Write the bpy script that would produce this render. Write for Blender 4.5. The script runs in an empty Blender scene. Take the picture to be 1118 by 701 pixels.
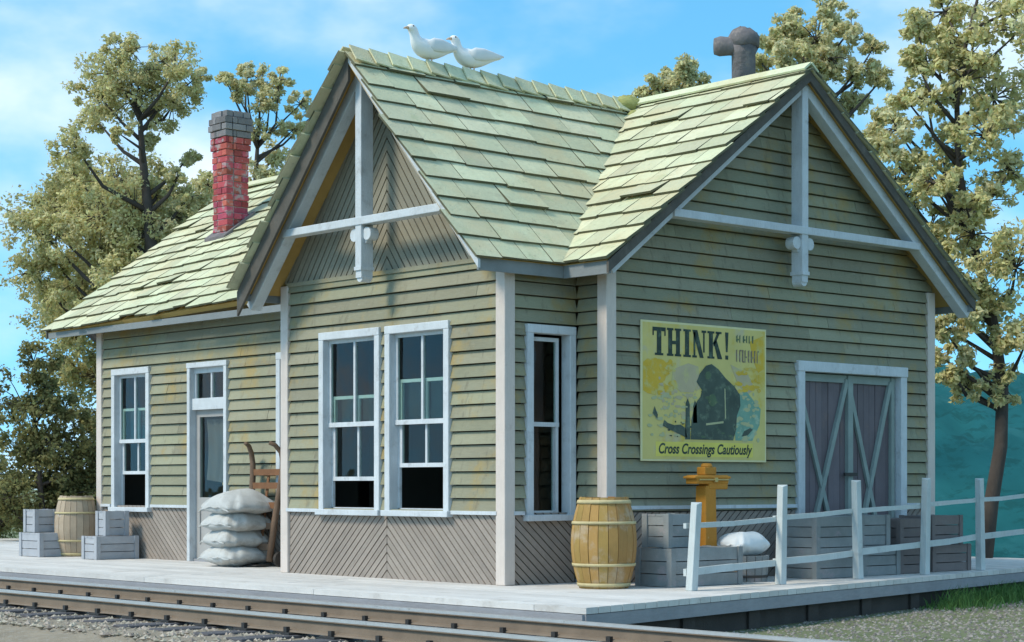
import bpy, math, random
from mathutils import Vector, Matrix
R = math.radians
rng = random.Random(11)
scn = bpy.context.scene
COL = scn.collection
Z = Vector((0, 0, 1))

# ------------------------------------------------------------------ materials
def N_(nt, t, **kw):
    n = nt.nodes.new(t)
    for k, v in kw.items(): setattr(n, k, v)
    return n

def mat(name, col, rough=.8, island=0., mott=(3., .12), grain=None, stains=(), bump=(60., .15), spec=.25,
        metal=0., hue=0., trans=0.):
    """Paint / wood / stone: base colour broken up by per-board variation, mottling, grain and patches of stain."""
    m = bpy.data.materials.new(name); m.use_nodes = True
    nt = m.node_tree; nt.nodes.clear(); L = nt.links.new
    out = N_(nt, 'ShaderNodeOutputMaterial'); b = N_(nt, 'ShaderNodeBsdfPrincipled')
    b.inputs['Roughness'].default_value = rough; b.inputs['Specular IOR Level'].default_value = spec
    b.inputs['Metallic'].default_value = metal
    L(b.outputs[0], out.inputs[0])
    tc = N_(nt, 'ShaderNodeTexCoord'); geo = N_(nt, 'ShaderNodeNewGeometry')
    def noise(scale, detail=5., mapscale=None, r=.6):
        n = N_(nt, 'ShaderNodeTexNoise'); n.inputs['Scale'].default_value = scale
        n.inputs['Detail'].default_value = detail; n.inputs['Roughness'].default_value = r
        if mapscale:
            mp = N_(nt, 'ShaderNodeMapping'); mp.inputs['Scale'].default_value = mapscale
            L(tc.outputs['Object'], mp.inputs[0]); L(mp.outputs[0], n.inputs['Vector'])
        else: L(tc.outputs['Object'], n.inputs['Vector'])
        return n.outputs['Fac']
    def mth(op, a, bb, cc=None):
        n = N_(nt, 'ShaderNodeMath', operation=op)
        for i, v in enumerate((a, bb, cc)):
            if v is None: continue
            if isinstance(v, (int, float)): n.inputs[i].default_value = v
            else: L(v, n.inputs[i])
        return n.outputs[0]
    val = mth('MULTIPLY_ADD', noise(mott[0]), 2 * mott[1] * 1.6, 1 - mott[1] * 1.6)
    if island:
        val = mth('ADD', val, mth('MULTIPLY_ADD', geo.outputs['Random Per Island'], 2 * island, -island))
    if grain:
        gs, ga, gm = grain
        val = mth('ADD', val, mth('MULTIPLY_ADD', noise(gs, 6., gm, .7), 2 * ga, -ga))
    hsv = N_(nt, 'ShaderNodeHueSaturation'); hsv.inputs['Color'].default_value = (*col, 1)
    L(val, hsv.inputs['Value'])
    if hue:
        wn = N_(nt, 'ShaderNodeTexWhiteNoise', noise_dimensions='1D'); L(geo.outputs['Random Per Island'], wn.inputs['W'])
        L(mth('MULTIPLY_ADD', wn.outputs['Value'], 2 * hue, .5 - hue), hsv.inputs['Hue'])
    c = hsv.outputs[0]
    for (sc, scol, lo, hi, amt) in stains:
        mr = N_(nt, 'ShaderNodeMapRange', interpolation_type='SMOOTHSTEP')
        mr.inputs['From Min'].default_value = lo; mr.inputs['From Max'].default_value = hi; mr.inputs['To Max'].default_value = amt
        ms = sc[1] if isinstance(sc, tuple) else None
        L(noise(sc[0] if ms else sc, 6., ms, .65), mr.inputs['Value'])
        mx = N_(nt, 'ShaderNodeMix', data_type='RGBA')
        L(mr.outputs[0], mx.inputs['Factor']); L(c, mx.inputs[6]); mx.inputs[7].default_value = (*scol, 1)
        c = mx.outputs[2]
    L(c, b.inputs['Base Color'])
    if bump:
        bp = N_(nt, 'ShaderNodeBump'); bp.inputs['Strength'].default_value = bump[1]; bp.inputs['Distance'].default_value = .02
        L(noise(bump[0], 4., bump[2] if len(bump) > 2 else None), bp.inputs['Height']); L(bp.outputs[0], b.inputs['Normal'])
    if trans:
        tr = N_(nt, 'ShaderNodeBsdfTranslucent'); L(c, tr.inputs[0])
        mx = N_(nt, 'ShaderNodeMixShader'); mx.inputs[0].default_value = trans
        L(b.outputs[0], mx.inputs[1]); L(tr.outputs[0], mx.inputs[2]); L(mx.outputs[0], out.inputs[0])
    return m

def glass(name, tint, rough=.04):
    m = bpy.data.materials.new(name); m.use_nodes = True
    nt = m.node_tree; nt.nodes.clear(); L = nt.links.new
    out = N_(nt, 'ShaderNodeOutputMaterial'); t = N_(nt, 'ShaderNodeBsdfTransparent'); t.inputs[0].default_value = (*tint, 1)
    g = N_(nt, 'ShaderNodeBsdfGlossy'); g.inputs['Roughness'].default_value = rough
    f = N_(nt, 'ShaderNodeFresnel'); f.inputs[0].default_value = 1.45
    no = N_(nt, 'ShaderNodeTexNoise'); no.inputs['Scale'].default_value = 2.5
    tc = N_(nt, 'ShaderNodeTexCoord'); L(tc.outputs['Object'], no.inputs['Vector'])
    bp = N_(nt, 'ShaderNodeBump'); bp.inputs['Strength'].default_value = .10; bp.inputs['Distance'].default_value = .05
    L(no.outputs[0], bp.inputs['Height']); L(bp.outputs[0], g.inputs['Normal'])
    gb = N_(nt, 'ShaderNodeNewGeometry'); iv = N_(nt, 'ShaderNodeMath', operation='SUBTRACT'); iv.inputs[0].default_value = 1; L(gb.outputs['Backfacing'], iv.inputs[1])
    ml = N_(nt, 'ShaderNodeMath', operation='MULTIPLY'); L(f.outputs[0], ml.inputs[0]); L(iv.outputs[0], ml.inputs[1])      # only the outer face mirrors
    mx = N_(nt, 'ShaderNodeMixShader'); L(ml.outputs[0], mx.inputs[0]); L(t.outputs[0], mx.inputs[1]); L(g.outputs[0], mx.inputs[2])
    L(mx.outputs[0], out.inputs[0])
    return m

M = {}
HG = (1, 1, 9)      # grain that runs level
VG = (9, 9, .8)     # grain that runs upright
M['siding'] = mat('olive_clapboard_paint', (.280, .270, .185), .85, .15, (1.3, .14), (14, .20, (1, 1, 7)),
                  [(2.0, (.39, .265, .075), .50, .68, .6), ((5., (3, 3, .45)), (.165, .145, .10), .54, .72, .6), ((9., (1, 1, 3)), (.36, .36, .30), .60, .74, .5)], (70, .3, (1, 1, 5)), hue=.014)
M['wains'] = mat('taupe_boarding', (.30, .255, .215), .85, .09, (2.5, .12), (20, .12, (1, 1, 1)), [(3., (.24, .21, .18), .55, .75, .5)], (70, .2))
M['gable'] = mat('grey_brown_gable_boarding', (.27, .25, .19), .85, .10, (2.5, .12), None, [(3., (.2, .19, .15), .55, .75, .5)], (70, .2))
M['trim'] = mat('weathered_white_paint', (.56, .59, .60), .85, .05, (4, .14), (12, .18, VG), [(7., (.34, .34, .33), .54, .74, .6), ((8., VG), (.40, .38, .34), .58, .74, .5)], (60, .3), .1)
M['post'] = mat('pinkish_cream_post_paint', (.62, .54, .475), .75, .03, (3, .10), (8, .16, VG), [(6., (.45, .36, .30), .57, .75, .6)], (60, .25))
M['shingle'] = mat('pale_green_shingle', (.58, .585, .385), .9, .17, (2.0, .12), (22, .16, None),
                   [(1.1, (.60, .51, .30), .46, .68, .65), (5., (.44, .47, .27), .55, .72, .6), (13., (.30, .29, .19), .58, .76, .65), ((7., (1, .35, .35)), (.40, .38, .25), .56, .74, .5)], (60, .45), hue=.02)
M['butt'] = mat('dark_shingle_butts', (.13, .125, .075), .9, .15, (5, .2), None, [], None)
M['fascia'] = mat('slate_grey_fascia_paint', (.22, .24, .24), .8, .05, (3, .15), (8, .15, None), [], (60, .2))
M['rake'] = mat('dark_brown_rake_board', (.105, .095, .08), .85, .05, (4, .2), (8, .2, None), [(6., (.22, .2, .17), .58, .75, .5)], (60, .3))
M['soffit'] = mat('ochre_soffit_boards', (.42, .27, .085), .85, .1, (3, .15), (10, .15, None), [], (60, .2))
M['inner'] = mat('dark_interior_shade', (.075, .065, .055), .9, 0, (2, .2), None, [], None)  # indoor darkness put into the colour, also dark backing for the board gaps
M['glass'] = glass('old_window_glass', (.80, .88, .84))
M['plank'] = mat('mauve_grey_door_planks', (.165, .140, .150), .85, .12, (3, .15), (10, .2, VG), [(5., (.24, .17, .15), .56, .74, .5)], (50, .3, VG))
M['brace'] = mat('grey_green_door_brace', (.26, .31, .285), .85, .06, (4, .15), (10, .12, None), [], (60, .2))
M['doorleaf'] = mat('grey_door_paint', (.36, .35, .33), .75, 0, (4, .12), (10, .1, VG), [], (60, .2))
M['brick'] = mat('worn_red_brick', (.40, .075, .08), .9, .34, (9, .18), None,
                 [(9., (.36, .32, .31), .52, .64, .85)], (50, .5), hue=.02)
M['capbrick'] = mat('sooty_grey_brick', (.20, .19, .19), .9, .3, (8, .2), None, [(7., (.34, .2, .2), .56, .7, .6)], (50, .5))
M['mortar'] = mat('grey_mortar', (.30, .28, .27), .95, 0, (6, .2), None, [], (60, .4))
M['stove'] = mat('galvanised_dull_metal', (.17, .155, .155), .9, 0, (6, .3), (14, .2, None), [(8., (.30, .25, .22), .52, .68, .7)], (24, .7), .2)
M['deck'] = mat('bleached_platform_planks', (.63, .60, .555), .9, .09, (1.5, .12), (10, .14, (1, 7, 1)), [(2.4, (.40, .36, .31), .54, .74, .6), (22., (.36, .34, .31), .64, .74, .5)], (60, .25))
M['beam'] = mat('grey_timber', (.30, .30, .31), .9, .06, (3, .15), (9, .2, (1, 1, 6)), [], (50, .3))
M['skirt'] = mat('underside_shade_timber', (.07, .062, .055), .9, .06, (3, .25), None, [], (50, .3))  # shade under the platform edge put into the timber colour
M['sack'] = mat('dusty_white_burlap', (.56, .56, .53), .95, 0, (5, .15), (60, .10, None), [(5., (.27, .26, .23), .50, .72, .6), (16., (.62, .61, .57), .58, .74, .6)], (130, .6), .1)
M['whitesack'] = mat('white_flour_sack', (.78, .79, .77), .95, 0, (5, .07), None, [(8., (.5, .48, .42), .62, .76, .4)], (160, .3), .1)
M['barrel'] = mat('honey_barrel_oak', (.40, .235, .075), .75, .26, (5, .15), (12, .2, VG), [(4., (.48, .38, .27), .50, .68, .7), ((6., VG), (.2, .11, .05), .6, .74, .6)], (50, .3, VG), hue=.015)
M['barrel_pale'] = mat('pale_barrel_oak', (.43, .335, .235), .8, .16, (5, .15), (12, .2, VG), [(7., (.46, .43, .39), .55, .7, .5)], (50, .3, VG))
M['hoop'] = mat('yellowed_hoop', (.52, .43, .23), .7, .05, (9, .2), None, [], (50, .2))
M['crate'] = mat('blue_grey_crate_wood', (.37, .38, .395), .9, .12, (4, .12), (12, .16, None), [(6., (.32, .30, .31), .56, .74, .5)], (60, .3))
M['crate_grey'] = mat('grey_green_crate_wood', (.25, .265, .26), .9, .12, (4, .15), (12, .16, None), [(6., (.38, .31, .32), .55, .72, .6)], (60, .3))
M['crate_brown'] = mat('dull_brown_crate_wood', (.19, .16, .15), .9, .12, (4, .15), (12, .16, None), [], (60, .3))
M['ochre'] = mat('orange_enamel', (.50, .21, .022), .65, .04, (5, .15), None, [(9., (.40, .19, .04), .55, .72, .6), (14., (.6, .45, .2), .62, .74, .6)], (40, .2), .35)
M['brass'] = mat('tarnished_brass', (.5, .38, .15), .4, 0, (9, .2), None, [], (40, .1), .5, .6)
M['truck'] = mat('brown_hand_truck_wood', (.16, .105, .07), .8, .08, (5, .2), (10, .2, None), [], (60, .3))
M['truck_red'] = mat('rusty_red_wood', (.20, .095, .045), .8, .08, (5, .2), (10, .2, None), [], (60, .3))
M['iron'] = mat('dark_iron', (.06, .055, .05), .6, 0, (8, .3), None, [], (40, .2), .4, .5)
M['fence'] = mat('bleached_fence_wood', (.56, .60, .58), .9, .06, (4, .12), (9, .16, VG), [(6., (.36, .38, .36), .56, .74, .6)], (60, .35, VG))
M['rail'] = mat('rusty_rail_steel', (.24, .185, .135), .85, 0, (5, .2), None, [], (40, .2), .3, .3)
M['railtop'] = mat('worn_bright_rail_head', (.60, .57, .53), .45, 0, (9, .12), None, [(12., (.3, .25, .2), .6, .75, .6)], (40, .05), .5, .6)
M['tie'] = mat('creosoted_tie', (.11, .105, .11), .9, .2, (3, .2), (10, .25, (1, 6, 1)), [(8., (.3, .29, .3), .56, .7, .6)], (50, .4))
M['ballast'] = mat('brown_ballast', (.33, .275, .20), .95, 0, (4, .25), None, [(20., (.4, .36, .3), .5, .65, .7)], (90, .8))
M['stone'] = mat('ballast_stone', (.36, .31, .245), .95, .4, (9, .1), None, [], None, hue=.02)
M['ground'] = mat('dry_earth_ground', (.17, .19, .10), .95, 0, (.6, .15), None, [(2.5, (.10, .13, .05), .50, .64, .7), (14., (.30, .28, .22), .57, .7, .6)], (50, .7))
M['gravel'] = mat('grey_gravel', (.24, .22, .19), .95, .4, (9, .1), None, [], None, hue=.02)
M['grass'] = mat('fresh_grass', (.10, .20, .055), .8, .35, (3, .1), None, [], None, trans=.3)
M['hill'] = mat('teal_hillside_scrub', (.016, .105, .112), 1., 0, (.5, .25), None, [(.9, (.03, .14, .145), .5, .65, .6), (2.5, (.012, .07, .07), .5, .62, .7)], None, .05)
M['bark'] = mat('grey_brown_bark', (.075, .062, .052), .95, 0, (6, .25), None, [], (30, .6, (1, 1, .2)))
M['bird'] = mat('white_plumage', (.82, .82, .80), .8, 0, (9, .04), None, [], (60, .1))
M['wing'] = mat('pale_grey_plumage', (.68, .70, .70), .8, 0, (9, .05), None, [], (60, .1))
M['beak'] = mat('pale_orange_beak', (.62, .42, .28), .5, 0, (9, .05), None, [], None)
M['eye'] = mat('black_eye', (.02, .02, .02), .2, 0, (9, .05), None, [], None, .5)
def leafmat(name, c, isl=.45, stain=(.5, .46, .2)):
    return mat(name, c, .8, isl, (.8, .18), None, [(1.7, stain, .5, .66, .55)], None, .15, hue=.02, trans=.42)
M['leaf'] = leafmat('pale_olive_leaves', (.64, .59, .29), .25, (.84, .80, .56))
M['leaf_warm'] = leafmat('straw_coloured_leaves', (.66, .61, .32), .25, (.80, .75, .52))
M['leaf_dark'] = leafmat('dark_olive_leaves', (.23, .225, .09), .45, (.32, .25, .08))
M['leaf_mid'] = leafmat('drab_olive_leaves', (.50, .46, .21), .3, (.58, .52, .26))
M['paper'] = mat('yellowed_poster_paper', (.64, .54, .20), .85, 0, (3, .10), None,
                 [(2.6, (.62, .44, .07), .52, .68, .8), (3.3, (.52, .47, .36), .54, .68, .6)], (30, .05), .15)
M['paper_edge'] = mat('cream_poster_border', (.70, .64, .36), .85, 0, (6, .08), None, [], None)
M['banner'] = mat('yellow_poster_banner', (.72, .62, .14), .85, 0, (6, .08), None, [], None)
M['ink'] = mat('green_black_ink', (.04, .06, .048), .8, 0, (6, .3), None, [(10., (.12, .18, .125), .52, .7, .75)], None)
M['ink_loco'] = mat('faded_black_green_ink', (.075, .10, .08), .8, 0, (6, .3), None, [(10., (.19, .25, .17), .5, .7, .75)], None)
M['ink_soft'] = mat('faded_green_ink', (.10, .15, .085), .8, 0, (9, .3), None, [(14., (.4, .38, .2), .55, .7, .5)], None)
M['ink_brown'] = mat('faded_brown_ink', (.24, .19, .13), .8, 0, (9, .3), None, [(14., (.45, .42, .2), .5, .66, .6)], None)
M['ink_orange'] = mat('orange_poster_ink', (.64, .42, .055), .85, 0, (6, .1), None, [(8., (.56, .53, .22), .48, .66, .8)], None)
M['ink_teal'] = mat('teal_poster_ink', (.20, .36, .27), .85, 0, (6, .2), None, [(8., (.42, .52, .36), .5, .64, .8)], None)
M['ink_tan'] = mat('tan_poster_ink', (.50, .42, .26), .85, 0, (6, .1), None, [(8., (.56, .53, .22), .5, .66, .7)], None)
M['ink_lite'] = mat('light_green_poster_ink', (.46, .46, .26), .85, 0, (6, .1), None, [], None)
M['cloth'] = mat('pink_reflection_smear', (.17, .13, .13), .95, 0, (4, .15), None, [], (40, .2))  # tone of the pale reflection painted behind the door glass

# ------------------------------------------------------------------ mesh helpers
class MB:
    def __init__(s): s.v = []; s.f = []
    def add(s, vs, fs):
        k = len(s.v); s.v += [tuple(v) for v in vs]; s.f += [tuple(k + i for i in f) for f in fs]
    def box8(s, p):      # p: 8 points, bottom ring then top ring
        s.add(p, [(3, 2, 1, 0), (4, 5, 6, 7), (0, 1, 5, 4), (1, 2, 6, 5), (2, 3, 7, 6), (3, 0, 4, 7)])
    def box(s, x0, x1, y0, y1, z0, z1):
        s.box8([(x0, y0, z0), (x1, y0, z0), (x1, y1, z0), (x0, y1, z0), (x0, y0, z1), (x1, y0, z1), (x1, y1, z1), (x0, y1, z1)])
    def bar(s, a, b, w, h, up=Z):      # beam from a to b, w wide, h high
        a = Vector(a); b = Vector(b); t = (b - a).normalized(); side = t.cross(Vector(up)).normalized() * w / 2
        u = side.cross(t).normalized() * h / 2
        s.box8([a - side - u, a + side - u, b + side - u, b - side - u, a - side + u, a + side + u, b + side + u, b - side + u])
    def tube(s, pts, rad, seg=8, cap=True, ell=1.):
        pts = [Vector(p) for p in pts]; n = len(pts)
        if isinstance(rad, (int, float)): rad = [rad] * n
        rings = []; ref = None
        for i, p in enumerate(pts):
            t = (pts[min(i + 1, n - 1)] - pts[max(i - 1, 0)]).normalized()
            if ref is None: ref = Vector((0, 0, 1)) if abs(t.z) < .9 else Vector((1, 0, 0))
            a = t.cross(ref)
            if a.length < 1e-4: a = t.cross(Vector((0, 1, 0)))
            a.normalize(); b = a.cross(t).normalized(); ref = b
            r = rad[i]; ra, rb = (r if isinstance(r, tuple) else (r, r * ell))
            rings.append([p + a * math.cos(2 * math.pi * k / seg) * ra + b * math.sin(2 * math.pi * k / seg) * rb for k in range(seg)])
        k0 = len(s.v)
        for r in rings: s.v += [tuple(v) for v in r]
        for i in range(n - 1):
            for k in range(seg):
                a = k0 + i * seg + k; b = k0 + i * seg + (k + 1) % seg
                s.f.append((a, b, b + seg, a + seg))
        if cap:
            s.f.append(tuple(k0 + k for k in range(seg))[::-1]); s.f.append(tuple(k0 + (n - 1) * seg + k for k in range(seg)))
    def ball(s, c, r, seg=12, sc=(1, 1, 1)):
        c = Vector(c); pts = []; n = seg // 2
        k0 = len(s.v)
        for i in range(n + 1):
            th = math.pi * i / n
            for k in range(seg):
                ph = 2 * math.pi * k / seg
                s.v.append((c.x + r * sc[0] * math.sin(th) * math.cos(ph), c.y + r * sc[1] * math.sin(th) * math.sin(ph), c.z - r * sc[2] * math.cos(th)))
        for i in range(n):
            for k in range(seg):
                a = k0 + i * seg + k; b = k0 + i * seg + (k + 1) % seg
                s.f.append((a, b, b + seg, a + seg))
    def build(s, name, m, parent=None, smooth=False, bevel=0.):
        me = bpy.data.meshes.new(name); me.from_pydata(s.v, [], s.f); me.validate(); me.update()
        o = bpy.data.objects.new(name, me); COL.objects.link(o)
        if m: me.materials.append(M[m] if isinstance(m, str) else m)
        if smooth:
            for p in me.polygons: p.use_smooth = True
        if parent: o.parent = parent
        if bevel:
            b = o.modifiers.new('bevel', 'BEVEL'); b.width = bevel; b.segments = 2; b.limit_method = 'ANGLE'; b.angle_limit = R(50)
        return o

def thing(name, label, cat, loc=(0, 0, 0), rz=0., group=None):
    o = bpy.data.objects.new(name, None); COL.objects.link(o); o.empty_display_size = .3
    o.location = loc; o.rotation_euler = (0, 0, rz); return tag(o, label, cat, group)
def tag(o, label, cat, group=None):
    o['label'] = label; o['category'] = cat
    if group: o['group'] = group
    return o
def copy_tree(o, parent=None):
    c = o.copy(); COL.objects.link(c); c.parent = parent
    for ch in list(o.children): copy_tree(ch, c)
    return c

def clip(poly, region):
    """convex polygon `poly` cut by convex counter-clockwise `region` (2-D)"""
    for i in range(len(region)):
        a = region[i]; b = region[(i + 1) % len(region)]
        def side(p): return (b[0] - a[0]) * (p[1] - a[1]) - (b[1] - a[1]) * (p[0] - a[0])
        out = []
        for j in range(len(poly)):
            p = poly[j]; q = poly[(j + 1) % len(poly)]; sp = side(p); sq = side(q)
            if sp >= 0: out.append(p)
            if (sp > 0 and sq < 0) or (sp < 0 and sq > 0):
                t = sp / (sp - sq); out.append((p[0] + (q[0] - p[0]) * t, p[1] + (q[1] - p[1]) * t))
        poly = out
        if len(poly) < 3: return []
    return poly
def area(p): return .5 * sum(p[i][0] * p[(i + 1) % len(p)][1] - p[(i + 1) % len(p)][0] * p[i][1] for i in range(len(p)))

class Wall:
    """an upright wall frame: u along it, z up, n outwards"""
    def __init__(s, O, U, N): s.O = Vector(O); s.U = Vector(U); s.N = Vector(N)
    def P(s, u, z, n=0.): return s.O + s.U * u + s.N * n + Z * z
    def prism(s, mb, poly, off, back):
        if len(poly) < 3 or abs(area(poly)) < 2e-5: return
        if area(poly) < 0: poly = poly[::-1]
        f = off if callable(off) else (lambda z: off)
        n = len(poly)
        vs = [s.P(u, z, f(z)) for u, z in poly] + [s.P(u, z, back) for u, z in poly]
        fl = s.U.cross(Z).dot(s.N) < 0
        fs = [tuple(range(n)), tuple(range(2 * n - 1, n - 1, -1))] + [(i, i + n, (i + 1) % n + n, (i + 1) % n) for i in range(n)]
        mb.add(vs, [f_[::-1] for f_ in fs] if fl else fs)
    def box(s, mb, u0, u1, z0, z1, n0, n1):
        s.prism(mb, [(u0, z0), (u1, z0), (u1, z1), (u0, z1)], n1, n0)
    def bar(s, mb, a, b, w, n0, n1):        # flat batten between two (u,z) points
        dx, dz = b[0] - a[0], b[1] - a[1]; l = math.hypot(dx, dz); px, pz = -dz / l * w / 2, dx / l * w / 2
        s.prism(mb, [(a[0] - px, a[1] - pz), (b[0] - px, b[1] - pz), (b[0] + px, b[1] + pz), (a[0] + px, a[1] + pz)], n1, n0)
    def boards(s, mb, region, exp, holes=(), lap=(.036, .004), back=-.04, joints=True, zstart=None):
        zs = [p[1] for p in region]; us = [p[0] for p in region]
        z = min(zs) if zstart is None else zstart; crack = .011 if exp < 1 else 0
        while z < max(zs) - .004:
            zt = z + exp; off = lambda q, z=z: lap[0] + (lap[1] - lap[0]) * (q - z) / exp
            cuts = sorted({z + crack, zt} | {c for h in holes for c in (h[2], h[3]) if z + crack < c < zt})
            js = [min(us) - 1]
            u = min(us) + rng.uniform(.4, 2.6)
            while joints and u < max(us): js.append(u); u += rng.uniform(1.4, 3.2)
            js.append(max(us) + 1)
            for c0, c1 in zip(cuts, cuts[1:]):
                cm = (c0 + c1) / 2
                hs = sorted((h[0], h[1]) for h in holes if h[2] < cm < h[3])
                for j0, j1 in zip(js, js[1:]):
                    segs = [(j0 + .0015, j1 - .0015)]
                    for h0, h1 in hs:
                        segs = [q for a, b in segs for q in ((a, min(b, h0)), (max(a, h1), b)) if q[1] - q[0] > .004]
                    for a, b in segs:
                        dz = rng.uniform(-.003, .003)
                        s.prism(mb, clip([(a, c0), (b, c0), (b, c1), (a, c1)], region), lambda q, off=off, dz=dz: off(q) + dz, back)
            z = zt
    def diagonal(s, mb, region, pitch, ang, off=.012, back=-.04, gap=.012, hole=None):
        us = [p[0] for p in region]; zs = [p[1] for p in region]
        cu, cz = sum(us) / len(us), sum(zs) / len(zs); rad = math.hypot(max(us) - min(us), max(zs) - min(zs))
        d = (math.cos(ang), math.sin(ang)); p = (-d[1], d[0]); k = int(rad / pitch) + 2
        for i in range(-k, k):
            a, b = i * pitch + gap / 2, (i + 1) * pitch - gap / 2
            q = [(cu + p[0] * a - d[0] * rad, cz + p[1] * a - d[1] * rad), (cu + p[0] * a + d[0] * rad, cz + p[1] * a + d[1] * rad),
                 (cu + p[0] * b + d[0] * rad, cz + p[1] * b + d[1] * rad), (cu + p[0] * b - d[0] * rad, cz + p[1] * b - d[1] * rad)]
            s.prism(mb, clip(q, region), off + rng.uniform(-.002, .002), back)

def rect(a, b, c, d): return [(a, c), (b, c), (b, d), (a, d)]

# ------------------------------------------------------------------ the station
B, D, E, W, LL = 3.422, .88, .41, 4.9526, 8.786         # bay width, bay depth, corner, gable width, left length
ZB, ZR, YR = .652, 5.025, 3.3563                         # band, ridge
Y1 = D + W
SLM = .749                                               # main roof pitch
EV, EZ = D - .332, 2.921                                 # main eave line
SLB, BX, BE, BEZ = 1.1165, -B / 2, .183, 2.914           # bay roof pitch, ridge, eave
def zmain(y): return EZ + SLM * (y - EV) if y < YR else ZR - SLM * (y - YR)
def zbay(x): return ZR + .004 - SLB * abs(x - BX)
st = thing('station_building', 'olive clapboard railway station with pale green shingle roofs and a gabled bay', 'station building', (0, 0, 0))
wf = Wall((0, 0, 0), (1, 0, 0), (0, -1, 0))              # bay front, u = x
wb = Wall((0, 0, 0), (0, 1, 0), (1, 0, 0))               # bay side, u = y
wbl = Wall((-B, 0, 0), (0, 1, 0), (-1, 0, 0))            # far side of the bay
wl = Wall((0, D, 0), (1, 0, 0), (0, -1, 0))              # long front wall
wr = Wall((E, 0, 0), (0, 1, 0), (1, 0, 0))               # gable end wall, u = y
we = Wall((-LL, 0, 0), (0, 1, 0), (-1, 0, 0))            # far gable end
wk = Wall((0, Y1, 0), (1, 0, 0), (0, 1, 0))              # back wall
EXP = .1235
def wall(w, region, holes, name='clapboard_wall', wains=(), door_holes=(), lining=None, zstart=None):
    mb = MB(); w.boards(mb, region, EXP, holes, zstart=zstart); o = mb.build(name, 'siding', st)
    mb = MB()
    lr = lining or region
    zs = [p[1] for p in lr]
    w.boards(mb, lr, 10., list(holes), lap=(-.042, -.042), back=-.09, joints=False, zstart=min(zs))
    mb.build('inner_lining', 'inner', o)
    for reg, ang, pitch in wains:
        mb = MB()
        w.diagonal(mb, reg, pitch, ang); mb.build('wainscot', 'wains', st)
    return o
CW = .078
def hole(u0, u1, z0, z1, c=CW): return (u0 + c * .6, u1 - c * .6, z0 + .02, z1 - c * .6)
bw = [(-2.783, -1.79, .652, 2.44), (-1.703, -.738, .652, 2.44)]
lw = [(-8.438, -7.532, .62, 2.365), (-4.807, -3.9, .62, 2.39)]
sw = (.228, .838, .622, 2.372)
dr = (-6.655, -5.807, 0., 2.36)
fd = (3.546, 5.3515, 0., 2.164)
inn = [(-B, 0), (0, 0), (0, 2.95), (-B, 2.95)]
# bay front
wall(wf, rect(-B, 0, ZB, 2.95), [hole(*q) for q in bw], lining=[(-B, 0), (0, 0), (0, 3.05), (BX, 4.95), (-B, 3.05)],
     wains=[(rect(-B + .05, BX - .004, .0, ZB), R(43), .062), (rect(BX + .004, -.05, .0, ZB), R(-43), .062)])
half = lambda z: min(B / 2 - .0, (ZR - .1 - z) / SLB)
for sgn in (-1, 1):                                      # chevron boards in the bay gable
    mb = MB()
    reg = [(BX, 2.98), (BX + half(2.98), 2.98), (BX + half(2.98), ZR - .1 - SLB * half(2.98)), (BX, ZR - .1)]
    if sgn < 0: reg = [(2 * BX - u, z) for u, z in reg][::-1]
    wf.diagonal(mb, reg, .075, R(-54 * sgn), .014, -.04, .014)
    mb.build('gable_boarding', 'gable', st)
mb = MB(); wf.box(mb, -B + .06, -.06, 2.945, 2.985, -.02, .035); mb.build('band_trim', 'siding', st)
# bay sides
wall(wb, rect(0, D - .01, ZB, 3.04), [hole(*sw)], wains=[(rect(.05, D - .03, 0, ZB), R(-40), .062)])
wall(wbl, rect(0, D - .01, ZB, 3.04), [], wains=[(rect(.05, D - .03, 0, ZB), R(-40), .062)])
# long front wall, left of the bay and the strip right of it
holes = [hole(*q) for q in lw] + [(dr[0] + .05, dr[1] - .05, -.1, dr[3] - .05)]
wall(wl, rect(-LL, -B - .04, ZB, 3.08), holes, lining=rect(-LL, -B - .04, 0, 3.08),
     wains=[(rect(-LL + .05, dr[0] + .01, 0, ZB), R(-40), .062), (rect(dr[1] - .01, -B - .04, 0, ZB), R(-40), .062)])
wall(wl, rect(.04, E, ZB, 3.08), [], lining=rect(.04, E, 0, 3.08), wains=[(rect(.04, E - .05, 0, ZB), R(40), .062)])
# gable end wall
zu = ZR - .1
reg = [(D, ZB), (Y1, ZB), (Y1, zu - SLM * W / 2), (YR, zu), (D, zu - SLM * W / 2)]
wall(wr, reg, [(fd[0] + .06, fd[1] - .06, -.1, fd[3] - .06)], lining=[(D, 0), (Y1, 0)] + reg[2:], zstart=ZB - .0,
     wains=[(rect(D + .05, fd[0] + .01, 0, ZB), R(40), .062), (rect(fd[1] - .01, Y1 - .05, 0, ZB), R(40), .062)])
wall(we, reg, [], lining=[(D, 0), (Y1, 0)] + reg[2:], wains=[(rect(D + .05, Y1 - .05, 0, ZB), R(40), .062)])
wall(wk, rect(-LL, E, ZB, 3.08), [], lining=rect(-LL, E, 0, 3.08), wains=[(rect(-LL + .05, E - .05, 0, ZB), R(40), .062)])
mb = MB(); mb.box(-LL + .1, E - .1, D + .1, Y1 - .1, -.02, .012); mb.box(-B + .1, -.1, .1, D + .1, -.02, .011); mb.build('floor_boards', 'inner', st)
mb = MB(); mb.box(-3.3, -3.22, D + .11, Y1 - .12, .012, 3.0); mb.build('partition', 'inner', st)
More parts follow.
